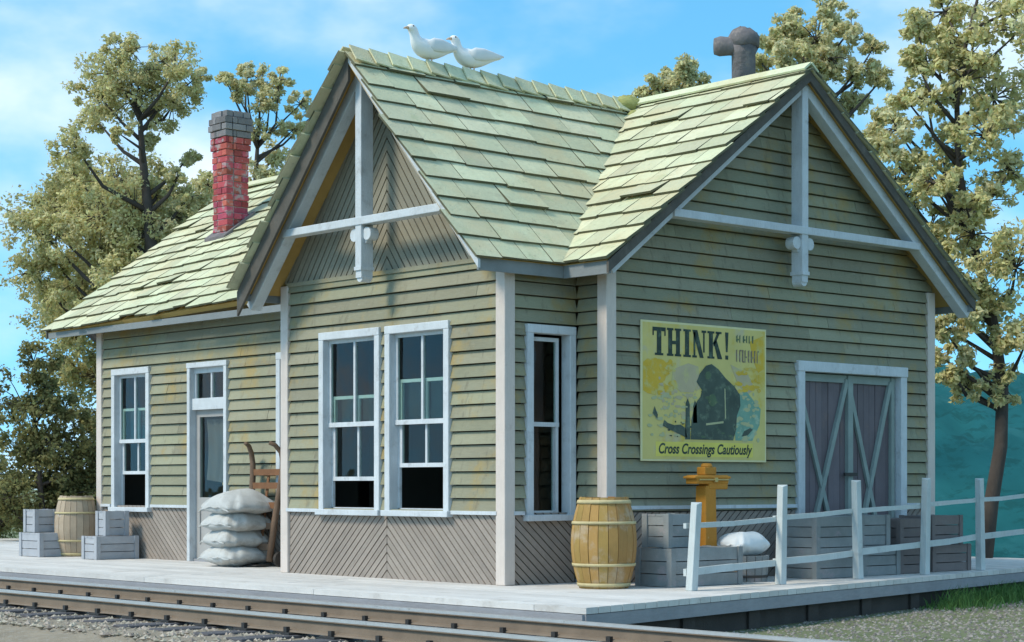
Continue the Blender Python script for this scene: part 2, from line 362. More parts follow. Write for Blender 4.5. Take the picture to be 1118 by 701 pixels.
# thin white band over the wainscot
def band(w, segs, z=ZB):
    for a, b in segs: mb = MB(); w.box(mb, a, b, z - .018, z + .016, -.03, .05); mb.build('band_trim', 'trim', st)
band(wf, [(-B + .07, bw[0][0] - .03), (bw[1][1] + .03, -.07)])
band(wb, [(.07, sw[0] - .03), (sw[1] + .02, D - .055)]); band(wbl, [(.07, D - .055)])
band(wl, [(-LL + .07, lw[0][0] - .03), (lw[0][1] + .03, dr[0] - .005), (dr[1] + .005, lw[1][0] - .03), (lw[1][1] + .03, -B - .06), (.06, E - .07)])
band(wr, [(D + .07, fd[0] - .01), (fd[1] + .01, Y1 - .07)], ZB + .045); band(we, [(D + .07, Y1 - .07)]); band(wk, [(-LL + .07, E - .07)])
# corner posts
def post(x, y, sx, sy, zt, w=.085, m='post'):     # sx, sy: outward directions
    mb = MB(); a = .042
    mb.box(*sorted((x + sx * a, x - sx * w)), *sorted((y + sy * a, y - sy * w)), .0, zt); mb.build('corner_post', m, st, bevel=.008)
post(0, 0, 1, -1, 2.96); post(-B, 0, -1, -1, 2.96); post(E, D, 1, -1, 3.0); post(-LL, D, -1, -1, 3.02); post(E, Y1, 1, 1, 3.0); post(-LL, Y1, -1, 1, 3.0)
mb = MB(); mb.box(-LL - .0, E, D - .0, D + .04, .0, .03); mb.build('foundation_sill', 'beam', st)

# windows
def window(w, u0, u1, z0, z1, style):
    mb = MB(); n0, n1 = -.07, .052
    w.box(mb, u0, u0 + CW, z0, z1 - CW, n0, n1); w.box(mb, u1 - CW, u1, z0, z1 - CW, n0, n1)
    w.box(mb, u0, u1, z1 - CW, z1, n0, n1 + .003)
    root = mb.build('window', 'trim', st, bevel=.006)
    mb = MB(); w.box(mb, u0 - .02, u1 + .02, z0 - .045, z0 + .012, -.07, .085); mb.build('sill', 'trim', root, bevel=.006)
    a, b, c, d = u0 + CW, u1 - CW, z0 + .012, z1 - CW
    t = .036; mid = c + .5 * (d - c)
    up = MB(); lo = MB(); gl = MB()
    if style == 'one':
        b2 = b - .075                                     # sash stands clear of the far jamb
        w.box(up, a, a + .02, mid, d - .03, -.055, -.025); w.box(up, b2 - t, b2, mid, d - .03, -.055, -.025)
        w.box(up, a, b2, d - .03 - t, d - .03, -.056, -.024); w.box(up, a, b2, mid - .02, mid + .02, -.056, -.02)
        w.box(lo, a, a + .02, c, mid, -.085, -.056); w.box(lo, b2 - t, b2, c, mid, -.085, -.03); w.box(lo, a, b2, c, c + t, -.085, -.028)
        w.box(gl, a, b2, mid, d - .03, -.042, -.038); w.box(gl, a, b2, c, mid, -.072, -.068)
    else:
        m = (a + b) / 2 + .01; H_ = d - c
        w.box(up, a, a + t, mid, d, -.05, -.022); w.box(up, b - t, b, mid, d, -.05, -.022)
        w.box(up, a, b, d - t, d, -.051, -.021); w.box(up, a, b, mid - .026, mid + .02, -.051, -.014)
        w.box(up, m - .015, m + .015, mid, d, -.048, -.02)
        la, lb = a + .028, b - .006; zl, zt = c + (style - .48) * H_, c + style * H_
        w.box(lo, la, la + .034, zl, zt, -.086, -.056); w.box(lo, lb - .034, lb, zl, zt, -.086, -.056)
        w.box(lo, la, lb, zt - .02, zt + .012, -.087, -.055); w.box(lo, la, lb, zl - .02, zl + .02, -.087, -.053)
        w.box(lo, m + .002, m + .030, zl, zt, -.084, -.057)
        w.box(lo, a, a + .02, c, mid, -.088, -.06); w.box(lo, b - .016, b, c, mid, -.088, -.06); w.box(lo, a, b, c, c + .02, -.089, -.06)
        w.box(gl, a, b, mid, d, -.038, -.034); w.box(gl, la, lb, zl, zt, -.074, -.070)
    up.build('upper_sash', 'trim', root); lo.build('lower_sash', 'trim', root); gl.build('pane', 'glass', root)
for q, up_ in zip(bw, (.66, .735)): window(wf, *q, up_)
for q, up_ in zip(lw, (.74, .62)): window(wl, *q, up_)
window(wb, *sw, 'one')

# passenger door
u0, u1, z0, z1 = dr
mb = MB(); c = .062
wl.box(mb, u0, u0 + c, 0, z1 - c, -.08, .055); wl.box(mb, u1 - c, u1, 0, z1 - c, -.08, .055); wl.box(mb, u0 - .01, u1 + .01, z1 - c, z1, -.08, .06)
door = mb.build('door', 'trim', st, bevel=.006)
a, b = u0 + c, u1 - c
mb = MB(); wl.box(mb, a, b, 1.80, 1.935, -.07, .02); wl.box(mb, a, b, 2.235, 2.298, -.06, -.01)
wl.box(mb, a, a + .03, 1.935, 2.235, -.06, -.02); wl.box(mb, b - .03, b, 1.935, 2.235, -.06, -.02); wl.box(mb, (a + b) / 2 - .016, (a + b) / 2 + .016, 1.935, 2.235, -.06, -.02)
mb.build('transom', 'trim', door)
mb = MB()
wl.box(mb, a, a + .085, .0, 1.80, -.075, -.035); wl.box(mb, b - .085, b, .0, 1.80, -.075, -.035); wl.box(mb, a + .085, b - .085, 1.715, 1.80, -.075, -.035)
wl.box(mb, a + .085, b - .085, .0, .20, -.075, -.035); wl.box(mb, a + .085, b - .085, .62, .76, -.075, -.035); wl.box(mb, a + .085, b - .085, .20, .62, -.065, -.052)
mb.build('door_leaf', 'doorleaf', door)
mb = MB(); wl.box(mb, a + .08, b - .08, .76, 1.715, -.058, -.054); wl.box(mb, a + .02, b - .02, 1.935, 2.235, -.043, -.039); mb.build('pane', 'glass', door)
mb = MB(); mb.ball(wl.P(b - .045, .92, .0), .028); mb.tube([wl.P(b - .045, .92, -.04), wl.P(b - .045, .92, .0)], .012); mb.build('knob', 'brass', door, True)
mb = MB(); pts = []
for i in range(15):
    t = i / 14; uu = a + .12 + t * (b - a - .22)
    pts.append((uu, .018 * math.sin(t * 22)))
vs = []; fs = []
for i, (uu, n) in enumerate(pts):
    for j in range(8):
        s = j / 7; sway = (b - .14 - uu) * .55 * math.sin(math.pi * s) * (1 if i > 3 else .3)
        vs.append(wl.P(uu + sway * .5, 1.69 - s * .72 - .05 * i / 14 * s, -.11 + n * (1 - .3 * s)))
for i in range(14):
    for j in range(7): k = i * 8 + j; fs.append((k, k + 8, k + 9, k + 1))
mb.add(vs, fs); mb.build('glass_reflection', 'cloth', door, True)  # added wavy sheet standing in for a reflection on the door pane

# freight door
u0, u1, z0, z1 = fd; c = .105
mb = MB(); wr.box(mb, u0, u0 + c, 0, z1 - c, -.09, .055); wr.box(mb, u1 - c, u1, 0, z1 - c, -.09, .055); wr.box(mb, u0 - .01, u1 + .01, z1 - c, z1, -.09, .062)
fdr = mb.build('freight_door', 'trim', st, bevel=.006)
a, b = u0 + c, u1 - c; mid = (a + b) / 2
mb = MB(); u = a
while u < b - .01:
    e = min(b, u + .098); wr.box(mb, u + .003, e - .003, .02, z1 - c - .01, -.075, -.05 + rng.uniform(-.004, .004)); u = e
mb.build('plank_leaf', 'plank', fdr)
for l, r in ((a + .01, mid - .035), (mid + .035, b - .09)):
    mb = MB(); wr.bar(mb, (l, 1.86), (l + (r - l) * .86, .08), .052, -.046, -.016); wr.bar(mb, (r, 2.0), (l + (r - l) * .1, .08), .052, -.046, -.008); mb.build('cross_brace', 'brace', fdr)
mb = MB(); wr.box(mb, mid - .03, mid + .05, .02, z1 - c - .012, -.05, -.004); wr.box(mb, b - .085, b - .03, .02, z1 - c - .012, -.05, -.01); wr.box(mb, a, b, z1 - c - .09, z1 - c - .011, -.05, -.026)
mb.build('door_stile', 'brace', fdr)
mb = MB(); wr.box(mb, mid - .11, mid + .10, 1.0, 1.035, -.004, .018); mb.build('latch', 'iron', fdr)

# ------------------------------------------------------------------ roofs
def roof(O, U, S, length, slope, name='roof', skip=None, rise=0., exp=.282, wmin=.2, wmax=.42, rag=.016):
    """courses of separate shingles laid from the eave O upwards; U along the eave, S up the slope"""
    O = Vector(O); U = Vector(U).normalized(); S = Vector(S).normalized(); Nn = U.cross(S).normalized()
    if Nn.z < 0: Nn = -Nn
    mb = MB(); k = 0; n = int(slope / exp + .999)
    flip = U.cross(S).z < 0
    for r in range(n):
        s0 = r * exp - .02; u = -rng.uniform(0, .1) - .02
        lift0 = rng.uniform(0, .006)
        while u < length + .02:
            w = rng.uniform(wmin, wmax); e = min(u + w, length + .03)
            if e - u > .03:
                sA = s0 + rng.uniform(-rag, rag); sB = sA + rng.uniform(-.006, .006); s1 = min(s0 + exp + .09, slope)
                cx = O + U * (u + e) / 2 + S * (s0 + exp / 2)
                if s1 > s0 + .04 and not (skip and skip(cx)):
                    t = .023; lf = .031 + lift0 + rng.uniform(0, .010) + (rng.random() < .08) * rng.uniform(.01, .035)
                    def p(uu, ss, h): return O + U * uu + S * ss + Nn * h + Z * (rise * uu / length)
                    g = .004
                    pts = [p(u + g, sA, lf - t), p(e - g, sB, lf - t + rng.uniform(-.003, .006)), p(e - g, s1, -.012), p(u + g, s1, -.012),
                           p(u + g, sA, lf), p(e - g, sB, lf + rng.uniform(-.003, .006)), p(e - g, s1, .008), p(u + g, s1, .008)]
                    if flip: pts = [pts[1], pts[0], pts[3], pts[2], pts[5], pts[4], pts[7], pts[6]]
                    mb.box8(pts)
            u = e
    o = mb.build(name, 'shingle', st)
    o.data.materials.append(M['butt'])
    for i, f_ in enumerate(o.data.polygons):
        if i % 6 in (2, 3, 5): f_.material_index = 1        # end grain and edges weather dark
    mb = MB()
    def p(uu, ss, h): return O + U * uu + S * ss + Nn * h + Z * (rise * uu / length)
    pts = [p(.01, .01, -.075), p(length - .01, .01, -.075), p(length - .01, slope, -.075), p(.01, slope, -.075),
           p(.01, .01, -.014), p(length - .01, .01, -.014), p(length - .01, slope, -.014), p(.01, slope, -.014)]
    if flip: pts = [pts[1], pts[0], pts[3], pts[2], pts[5], pts[4], pts[7], pts[6]]
    mb.box8(pts); mb.build('roof_deck', 'soffit', o)
    return o
XO = E + .365
sm = math.hypot(YR - EV, ZR - EZ)
upS = Vector((0, YR - EV, ZR - EZ))
XL = -9.62
skipm = lambda c: zbay(c.x) > zmain(c.y) + .25 and c.x < .3 and c.x > -3.9
roof((-1.75, EV, EZ), (1, 0, 0), upS, XO + 1.75, sm, skip=skipm)
rL = roof((XL, EV, EZ - .03), (1, 0, 0), upS, -1.9 - XL, sm, skip=skipm, rise=.16, rag=.028, exp=.25)
roof((XL, 2 * YR - EV, EZ), (1, 0, 0), Vector((0, -(YR - EV), ZR - EZ)), XO - XL, sm)
sb = math.hypot(BE - BX, ZR - BEZ)
BY = -.486
skipb = lambda c: zmain(c.y) > zbay(c.x) + .22
rb = roof((BE, BY, BEZ), (0, 1, 0), Vector((BX - BE, 0, ZR - BEZ)), YR - BY, sb, skip=skipb, exp=.262, wmin=.3, wmax=.55)
rc = roof((2 * BX - BE, BY, BEZ), (0, 1, 0), Vector((BE - BX, 0, ZR - BEZ)), YR - BY, sb, skip=skipb, exp=.262, wmin=.3, wmax=.55)
# slanting ridge caps on the bay, plain boards on the main ridge
for sgn in (1, -1):
    mb = MB(); y = BY - .02; k = 0
    dn = Vector((sgn * (BE - BX), 0, -(ZR - BEZ))).normalized(); nn = Vector((sgn * (ZR - BEZ), 0, BE - BX)).normalized()
    while y < YR - .02:
        A = Vector((BX, y, ZR + .012)); yl = .235
        def q(a, b, h): return A + Vector((0, a, 0)) + dn * b + nn * h
        j = rng.uniform(-.015, .015)
        pts = [q(0, -.005, .058), q(.30, -.005, .026), q(.30 - .03, .21 + j, .03), q(-.03 + j, .21 + j, .060),
               q(0, -.005, .074), q(.30, -.005, .040), q(.30 - .03, .21 + j, .044), q(-.03 + j, .21 + j, .076)]
        if sgn > 0: pts = [pts[1], pts[0], pts[3], pts[2], pts[5], pts[4], pts[7], pts[6]]
        mb.box8(pts); y += yl
    mb.build('ridge_cap', 'shingle', rb)
mb = MB()
for x0, x1 in ((XL, -1.9), (-1.7, XO + .01)):
    for sgn in (-1, 1):
        a = Vector((x0, YR, ZR + .05)); b = Vector((x1, YR, ZR + .05)); dn = Vector((0, sgn * (YR - EV), -(ZR - EZ))).normalized() * .13
        nn = Vector((0, sgn * (ZR - EZ), YR - EV)).normalized() * .02
        pts = [a, b, b + dn, a + dn, a + nn, b + nn, b + dn + nn, a + dn + nn]
        mb.box8(pts if sgn < 0 else [pts[1], pts[0], pts[3], pts[2], pts[5], pts[4], pts[7], pts[6]])
mb.build('ridge_board', 'shingle', st)
mb = MB(); mb.ball((BX + .06, YR - .12, ZR - .02), .15, 20, (.9, 1.25, .72)); mb.ball((BX + .20, YR - .16, ZR - .20), .12, 16, (.8, .9, .9))
for i, q in enumerate(mb.v): mb.v[i] = tuple(c + rng.uniform(-.012, .012) for c in q)
M['moss'] = mat('olive_moss', (.36, .36, .13), 1., 0, (9, .25), None, [(14., (.5, .46, .2), .5, .68, .7)], (40, .8))
mb.build('mossy_valley_cap', 'moss', st, True)
# eave fascias and rake boards
for q in ((XL + .03, -3.62, EV + .02, EV + .045, EZ - .115, EZ - .04), (BE - .02, XO - .02, EV + .02, EV + .045, EZ - .125, EZ - .01),
          (XL + .03, XO - .02, 2 * YR - EV - .045, 2 * YR - EV - .02, EZ - .125, EZ - .02), (BE - .045, BE - .02, BY + .03, EV + .018, BEZ - .115, BEZ - .005),
          (2 * BX - BE + .02, 2 * BX - BE + .045, BY + .03, EV + .4, BEZ - .115, BEZ - .005)):
    mb = MB(); mb.box(*q); mb.build('eave_fascia', 'fascia', st)
def rake(axis, edge, outn, mid, halfw, zr, sl, m='rake', h=(.085, .085), th=.028):
    for sgn in (-1, 1):
        mb = MB()
        def P(t, dz, n):
            c = mid + sgn * t; z = zr - sl * t + dz
            return Vector((edge + n * outn, c, z)) if axis == 'x' else Vector((c, edge + n * outn, z))
        d = -.014 * math.sqrt(1 + sl * sl); e = d - h[sgn > 0] * math.sqrt(1 + sl * sl)
        pts = [P(0, e, -th), P(halfw, e, -th), P(halfw, e, 0), P(0, e, 0), P(0, d, -th), P(halfw, d, -th), P(halfw, d, 0), P(0, d, 0)]
        mb.add(pts, [(0, 1, 2, 3), (7, 6, 5, 4), (0, 4, 5, 1), (1, 5, 6, 2), (2, 6, 7, 3), (3, 7, 4, 0)]); mb.build('rake_board', m if h[sgn > 0] > .07 else 'trim', st)
rake('x', XO - .004, 1, YR, YR - EV, ZR, SLM); rake('x', XL + .004, -1, YR, YR - EV, ZR, SLM); rake('y', BY + .004, -1, BX, BE - BX, ZR, SLB, h=(.165, .05))

# gable trusses: rafters, king post, tie beam, brackets and turned end
def truss(w, mid, zr, sl, halves, n0, n1, tie, zbot):
    mb = MB(); k = math.sqrt(1 + sl * sl); top = -.078 * k; hh = .098
    for sgn in (-1, 1):
        halfw = halves[sgn > 0]; a = (mid, zr + top - hh * k / 2 * .98); b = (mid + sgn * halfw, zr + top - hh * k / 2 - sl * halfw)
        w.bar(mb, a, b, hh, n0, n1)
    root = mb.build('gable_truss', 'trim', st, bevel=.006)
    mb = MB(); w.box(mb, mid - .047, mid + .047, zbot + .13, zr + top - .06, n0 - .006, n1 + .012); mb.build('king_post', 'trim', root, bevel=.006)
    hw = (zr + top - hh * k - tie) / sl + .06
    mb = MB(); w.box(mb, mid - hw, mid + hw, tie - .038, tie + .038, n0 + .02, n1 + .022); mb.build('tie_beam', 'trim', root, bevel=.006)
    nm = (n0 + n1) / 2
    for sgn in (-1, 1):
        mb = MB(); c = w.P(mid + sgn * .10, tie - .125, nm); ax = w.N * .05
        mb.tube([c - ax, c + ax], .062, 14); w.bar(mb, (mid + sgn * .04, tie - .20), (mid + sgn * .10, tie - .10), .05, nm - .03, nm + .03); mb.build('bracket', 'trim', root)
    mb = MB(); w.box(mb, mid - .055, mid + .055, zbot + .10, zbot + .135, n0 - .012, n1 + .02)
    w.box(mb, mid - .044, mid + .044, zbot + .03, zbot + .10, n0, n1 + .006)
    c = w.P(mid, zbot + .035, nm); mb.tube([c - w.N * .058, c + w.N * .058], .046, 14)
    mb.build('turned_end', 'trim', root)
truss(wf, BX, ZR, SLB, (1.88, 1.66), .22, .35, 3.43, 2.86)
truss(wr, YR, ZR, SLM, (2.70, 2.80), .16, .285, 3.43, 2.89)

# chimney of separate bricks with a sooty corbelled cap
ch = MB(); mo = MB(); cp = MB()
cx, cy = -7.86, 2.24
def course(mb, z, h, a, k):
    for side in range(4):
        ca, sa = math.cos(side * math.pi / 2), math.sin(side * math.pi / 2)
        cuts = [-a, -a + (.11 if k % 2 else .23), -a + (.34 if k % 2 else .40), a - .105]
        cuts = [c for c in cuts if c < a - .03] + [a - .10]; cuts = sorted(set(cuts))
        for l, r in zip(cuts, cuts[1:]):
            if r - l < .03: continue
            o = rng.uniform(-.008, .012)
            p = [(l + .004, a - .10), (r - .004, a - .10), (r - .004, a + o), (l + .004, a + o)]
            q = [(cx + x * ca - y * sa, cy + x * sa + y * ca) for x, y in p]
            mb.box8([(x, y, z + .004) for x, y in q] + [(x, y, z + h - .004) for x, y in q])
z = 3.75; k = 0
while z < 5.34:
    a = .168 + (.018 if 5.16 < z < 5.30 else 0) + rng.uniform(-.004, .004)
    course(ch, z, .081, a, k); z += .081; k += 1
for a in (.195, .21, .205, .18):
    course(cp, z, .085, a, k); z += .085; k += 1
mo.box(cx - .155, cx + .155, cy - .155, cy + .155, 3.7, z - .06)
root = ch.build('chimney', 'brick', st, bevel=.006); cp.build('chimney_cap', 'capbrick', root, bevel=.006); mo.build('mortar', 'mortar', root)
mb = MB()
for dx0, dx1, dy0, dy1 in ((-.23, .23, -.25, -.165), (-.23, -.165, -.163, .22), (.165, .23, -.163, .22)):
    z = lambda y: zmain(cy + y) + .085
    mb.box8([(cx + dx0, cy + dy0, z(dy0) - .06), (cx + dx1, cy + dy0, z(dy0) - .06), (cx + dx1, cy + dy1, z(dy1) - .06), (cx + dx0, cy + dy1, z(dy1) - .06),
             (cx + dx0, cy + dy0, z(dy0)), (cx + dx1, cy + dy0, z(dy0)), (cx + dx1, cy + dy1, z(dy1)), (cx + dx0, cy + dy1, z(dy1))])
mb.build('chimney_flashing', 'stove', root)
# stove pipe behind the main ridge
mb = MB()
px, py = -.42, 3.72
mb.tube([(px, py, 4.5), (px, py, 5.42), (px, py, 5.5)], [.125, .125, .15], 18); mb.tube([(px, py, 5.5), (px, py, 5.60), (px + .01, py, 5.66), (px + .02, py, 5.70)], [.16, .165, .14, .06], 18)
mb.v = [tuple(c + rng.uniform(-.010, .010) for c in q) for q in mb.v]
sp = mb.build('stove_pipe', 'stove', st, True)
d = Vector((-.67, -.745, .06)) * 1.
mb = MB(); p0 = Vector((px, py, 5.50)); mb.tube([p0, p0 + d * .14 + Z * .0, p0 + d * .25 + Z * -.005, p0 + d * .31 + Z * -.01], [.10, .095, .105, .085], 16); mb.build('elbow', 'stove', sp, True)
mb = MB(); mb.tube([(px, py, 4.82), (px, py, 4.98), (px, py, 5.0)], [.24, .16, .13], 18); mb.build('flashing', 'stove', sp, True)

# ------------------------------------------------------------------ poster
po = thing('poster', 'large yellow railway safety poster headed THINK! with a dark locomotive', 'poster', (E + .031, 1.2815, 1.13), 0)
PW, PH = 1.775, 1.3155
wp = Wall((0, 0, 0), (0, 1, 0), (1, 0, 0))
def U2(u, v): return (u * PW, (1 - v) * PH)
def flat(polys, n, th=.0012):
    mb = MB()
    for p in polys: wp.prism(mb, [U2(*q) for q in p], n + th, n)
    return mb
mb = MB(); wp.box(mb, 0, PW, 0, PH, 0, .014); mb.build('board', 'paper_edge', po, bevel=.004)
flat([[(.012, .015), (.988, .015), (.988, .985), (.012, .985)]], .0145).build('printed_sheet', 'paper', po)
flat([[(.015, .30), (.05, .27), (.09, .29), (.13, .27), (.17, .33), (.20, .35), (.18, .42), (.14, .46), (.11, .53), (.05, .52), (.015, .50)]], .0165).build('sunset_patch', 'ink_orange', po)
flat([[(.86, .10), (.975, .05), (.975, .30), (.93, .33), (.88, .22)]], .0165).build('sunset_patch', 'ink_orange', po)
flat([[(.24, .34), (.36, .29), (.44, .31), (.45, .42), (.40, .50), (.30, .50), (.23, .44)]], .0168).build('haze_patch', 'ink_tan', po)
flat([[(.70, .28), (.84, .34), (.9, .45), (.84, .5), (.76, .42)]], .0168).build('haze_patch', 'ink_tan', po)
flat([[(.76, .50), (.82, .46), (.90, .55), (.95, .60), (.94, .72), (.88, .84), (.74, .84), (.73, .66)]], .0171).build('steam_cloud', 'ink_teal', po)
flat([[(.38, .84), (.385, .70), (.41, .60), (.43, .56), (.455, .53), (.47, .48), (.445, .45), (.425, .42), (.45, .36), (.50, .30), (.545, .285), (.60, .32), (.66, .385), (.73, .44), (.775, .50), (.78, .58), (.75, .66), (.745, .76), (.72, .84)],
      [(.335, .84), (.34, .58), (.355, .545), (.37, .58), (.375, .84)], [(.395, .72), (.40, .59), (.412, .555), (.425, .58), (.43, .72)],
      [(.16, .745), (.175, .705), (.20, .725), (.25, .74), (.30, .735), (.34, .76), (.35, .83), (.28, .80), (.22, .775)],
      [(.79, .81), (.81, .77), (.86, .745), (.885, .755), (.84, .80)], [(.085, .66), (.10, .61), (.125, .67), (.12, .70)]], .0188).build('locomotive', 'ink_loco', po)
def dabs(n, box, r, m, name, z):
    ps = []
    for _ in range(n):
        cu_, cv_ = rng.uniform(box[0], box[1]), rng.uniform(box[2], box[3]); q = rng.uniform(*r); st_ = rng.uniform(.6, 2.2); k = 7
        ps.append([(cu_ + q * st_ * rng.uniform(.6, 1.1) * math.cos(6.283 * i / k), cv_ - q * rng.uniform(.6, 1.1) * math.sin(6.283 * i / k)) for i in range(k)])
    mb = MB()
    for i, p in enumerate(ps): wp.prism(mb, [U2(*q) for q in p], z + .0005 + i * .00002, z)
    o = mb.build(name, m, po); o['kind'] = 'stuff'
dabs(46, (.05, .26, .28, .52), (.008, .026), 'ink_orange', 'paint_dabs', .0182)
dabs(40, (.12, .45, .40, .70), (.006, .020), 'ink_tan', 'paint_dabs', .0180)
dabs(60, (.06, .42, .52, .82), (.005, .018), 'ink_lite', 'paint_dabs', .0184)
dabs(46, (.73, .93, .48, .84), (.006, .020), 'ink_lite', 'paint_dabs', .0186)
dabs(30, (.76, .94, .30, .48), (.006, .020), 'ink_orange', 'paint_dabs', .0182)
dabs(34, (.45, .74, .42, .82), (.004, .014), 'ink_soft', 'paint_dabs', .0190)
dabs(16, (.15, .40, .70, .83), (.004, .012), 'ink', 'paint_dabs', .0190)
def disc(cu, cv, r, k=16): return [(cu + r * math.cos(2 * math.pi * i / k) * PH / PW, cv - r * math.sin(2 * math.pi * i / k)) for i in range(k)][::-1]
flat([disc(.515, .37, .03)], .0202).build('headlamp', 'ink_soft', po); flat([disc(.55, .55, .045)], .0202).build('boiler_front', 'ink_soft', po)
flat([[(.648, .46), (.655, .46), (.66, .68), (.652, .68)], [(.50, .72), (.64, .70), (.64, .715), (.50, .735)]], .0202).build('highlight', 'ink_lite', po)
flat([[(.11, .86), (.885, .86), (.885, .965), (.11, .965)]], .0166).build('banner', 'banner', po)
# hand-cut slab letters
def letters():
    out = []
    def q(x0, y0, x1, y1): out.append([(x0, y0), (x1, y0), (x1, y1), (x0, y1)])
    t, b = .045, .245
    s = .016
    # T
    q(.085, t, .185, t + .028); q(.118, t + .028, .152, b - s); q(.103, b - s, .167, b); q(.085, t + .028, .095, t + .06); q(.175, t + .028, .185, t + .06)
    # H
    for x in (.205, .265): q(x, t + s, x + .030, b - s); q(x - .010, t, x + .040, t + s); q(x - .010, b - s, x + .040, b)
    q(.235, .135, .265, .16)
    # I
    q(.335, t + s, .367, b - s); q(.322, t, .380, t + s); q(.322, b - s, .380, b)
    # N
    q(.402, t + s, .416, b - s); q(.392, b - s, .428, b); out.append([(.392, t), (.432, t), (.482, b), (.452, b)]); q(.478, t + s, .490, b - .04); q(.466, t, .502, t + s)
    # K
    q(.525, t + s, .556, b - s); q(.512, t, .568, t + s); q(.512, b - s, .568, b)
    out.append([(.590, t + .01), (.612, t + .01), (.566, .155), (.556, .135)]); out.append([(.562, .125), (.585, .105), (.632, b), (.594, b)]); q(.578, t, .626, t + s)
    # !
    out.append([(.655, t), (.682, t), (.675, .19), (.662, .19)]); q(.657, .215, .680, b)
    return out
flat(letters(), .0176).build('lettering', 'ink', po)
def text(body, size, u, v, m, shear=0., sx=1., name='lettering'):
    cu = bpy.data.curves.new('words', 'FONT'); cu.body = body; cu.size = size; cu.shear = shear; cu.align_x = 'CENTER'; cu.align_y = 'CENTER'; cu.extrude = .0004; cu.offset = .0035
    tmp = bpy.data.objects.new('words', cu); COL.objects.link(tmp)
    dg = bpy.context.evaluated_depsgraph_get(); me = bpy.data.meshes.new_from_object(tmp.evaluated_get(dg)); bpy.data.objects.remove(tmp)
    for w_ in me.vertices:
        x, y, z = w_.co; w_.co = (.0186 + z, u * PW + x * sx, (1 - v) * PH + y)
    me.update(); o = bpy.data.objects.new(name, me); COL.objects.link(o); o.parent = po; me.materials.clear(); me.materials.append(M[m]); return o
text('Cross Crossings Cautiously', .135, .497, .912, 'ink', .25, .87)
# two small lines too worn to read: rows of broken strokes
for (va, vb, ua, ub, mm) in ((.055, .115, .745, .90, 'ink_soft'), (.165, .26, .745, .93, 'ink_brown')):
    ps = []; u = ua
    while u < ub:
        w_ = rng.uniform(.008, .013); ps.append([(u, va + rng.uniform(0, .012)), (u + w_, va), (u + w_ * .9, vb), (u, vb - rng.uniform(0, .012))])
        if rng.random() < .6: y = rng.choice((va, (va + vb) / 2, vb - .012)); ps.append([(u + w_ + .0002, y), (u + w_ + .010, y), (u + w_ + .010, y + .012), (u + w_ + .0002, y + .012)])
        u += rng.uniform(.021, .029)
    flat(ps, .0176).build('worn_lettering', mm, po)

# ------------------------------------------------------------------ platform, ground, track
def struct(o): o['kind'] = 'structure'; return o
def edgeX(y): return 2.70 - .2045 * (y + 1.6) if y < 20 else 0
PLAT = [(-17, -1.6), (edgeX(-1.6), -1.6), (edgeX(9.), 9.), (-17, 9.)]
mb = MB(); y = -1.6; wd = Wall((0, 0, 0), (1, 0, 0), (0, -1, 0))
while y < 9:
    x = -17 - rng.uniform(0, 2)
    while x < 3:
        x2 = x + rng.uniform(2.2, 3.8)
        p = clip([(x + .003, y + .003), (x2 - .003, y + .003), (x2 - .003, y + .157), (x + .003, y + .157)], PLAT)
        if len(p) > 2:
            n = len(p); zt = rng.uniform(-.003, .0)
            mb.add([(a, b, zt) for a, b in p] + [(a, b, -.05) for a, b in p], [tuple(range(n)), tuple(range(2 * n - 1, n - 1, -1))] + [(i, i + n, (i + 1) % n + n, (i + 1) % n) for i in range(n)])
        x = x2
    y += .16
pf = struct(mb.build('platform', 'deck'))
mb = MB(); mb.bar((-17, -1.585, -.105), (edgeX(-1.6) - .02, -1.585, -.105), .07, .10); mb.bar((edgeX(-1.6) - .04, -1.6, -.105), (edgeX(9) - .04, 9, -.105), .07, .10); mb.build('edge_beam', 'beam', pf)
mb = MB(); mb.bar((-17, -1.50, -.24), (edgeX(-1.6) - .1, -1.50, -.24), .05, .18); mb.bar((edgeX(-1.5) - .13, -1.52, -.24), (edgeX(9) - .13, 9, -.24), .05, .18); mb.build('skirt', 'skirt', pf)  # recessed skirt, coloured dark as the shadow below the deck
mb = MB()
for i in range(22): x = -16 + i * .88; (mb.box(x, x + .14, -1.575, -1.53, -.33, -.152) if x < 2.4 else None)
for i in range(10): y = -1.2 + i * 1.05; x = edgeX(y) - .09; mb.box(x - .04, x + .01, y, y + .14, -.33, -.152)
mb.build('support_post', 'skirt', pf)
mb = MB(); n = 60; S0 = 500
mb.add([(-S0, -S0, -.32), (S0, -S0, -.32), (S0, S0, -.32), (-S0, S0, -.32)], [(0, 1, 2, 3)]); struct(mb.build('ground', 'ground'))
# low hill of teal scrub beyond the station, far off to the right
mb = MB(); vs = []; nx, ny = 200, 60
hc = Vector((-19.6, 20.0, 0)); ax = Vector((.667, .745, 0)); ay = Vector((-.745, .667, 0))
for i in range(nx + 1):
    for j in range(ny + 1):
        a = i / nx; b = j / ny
        h = 4.05 * (1 / (1 + math.exp(-(a - .03) * 70))) * math.sin(math.pi * b) ** .8 * (1 + .04 * math.sin(a * 19) + .03 * math.sin(a * 47 + b * 9)) + (.05 + .40 * math.sin(math.pi * b)) * rng.random()
        p = hc + ax * (a * 60) + ay * ((b - .5) * 33); vs.append((p.x, p.y, -.8 + h))
mb.add(vs, [(i * (ny + 1) + j, (i + 1) * (ny + 1) + j, (i + 1) * (ny + 1) + j + 1, i * (ny + 1) + j + 1) for i in range(nx) for j in range(ny)])
struct(mb.build('hill', 'hill', None, True))
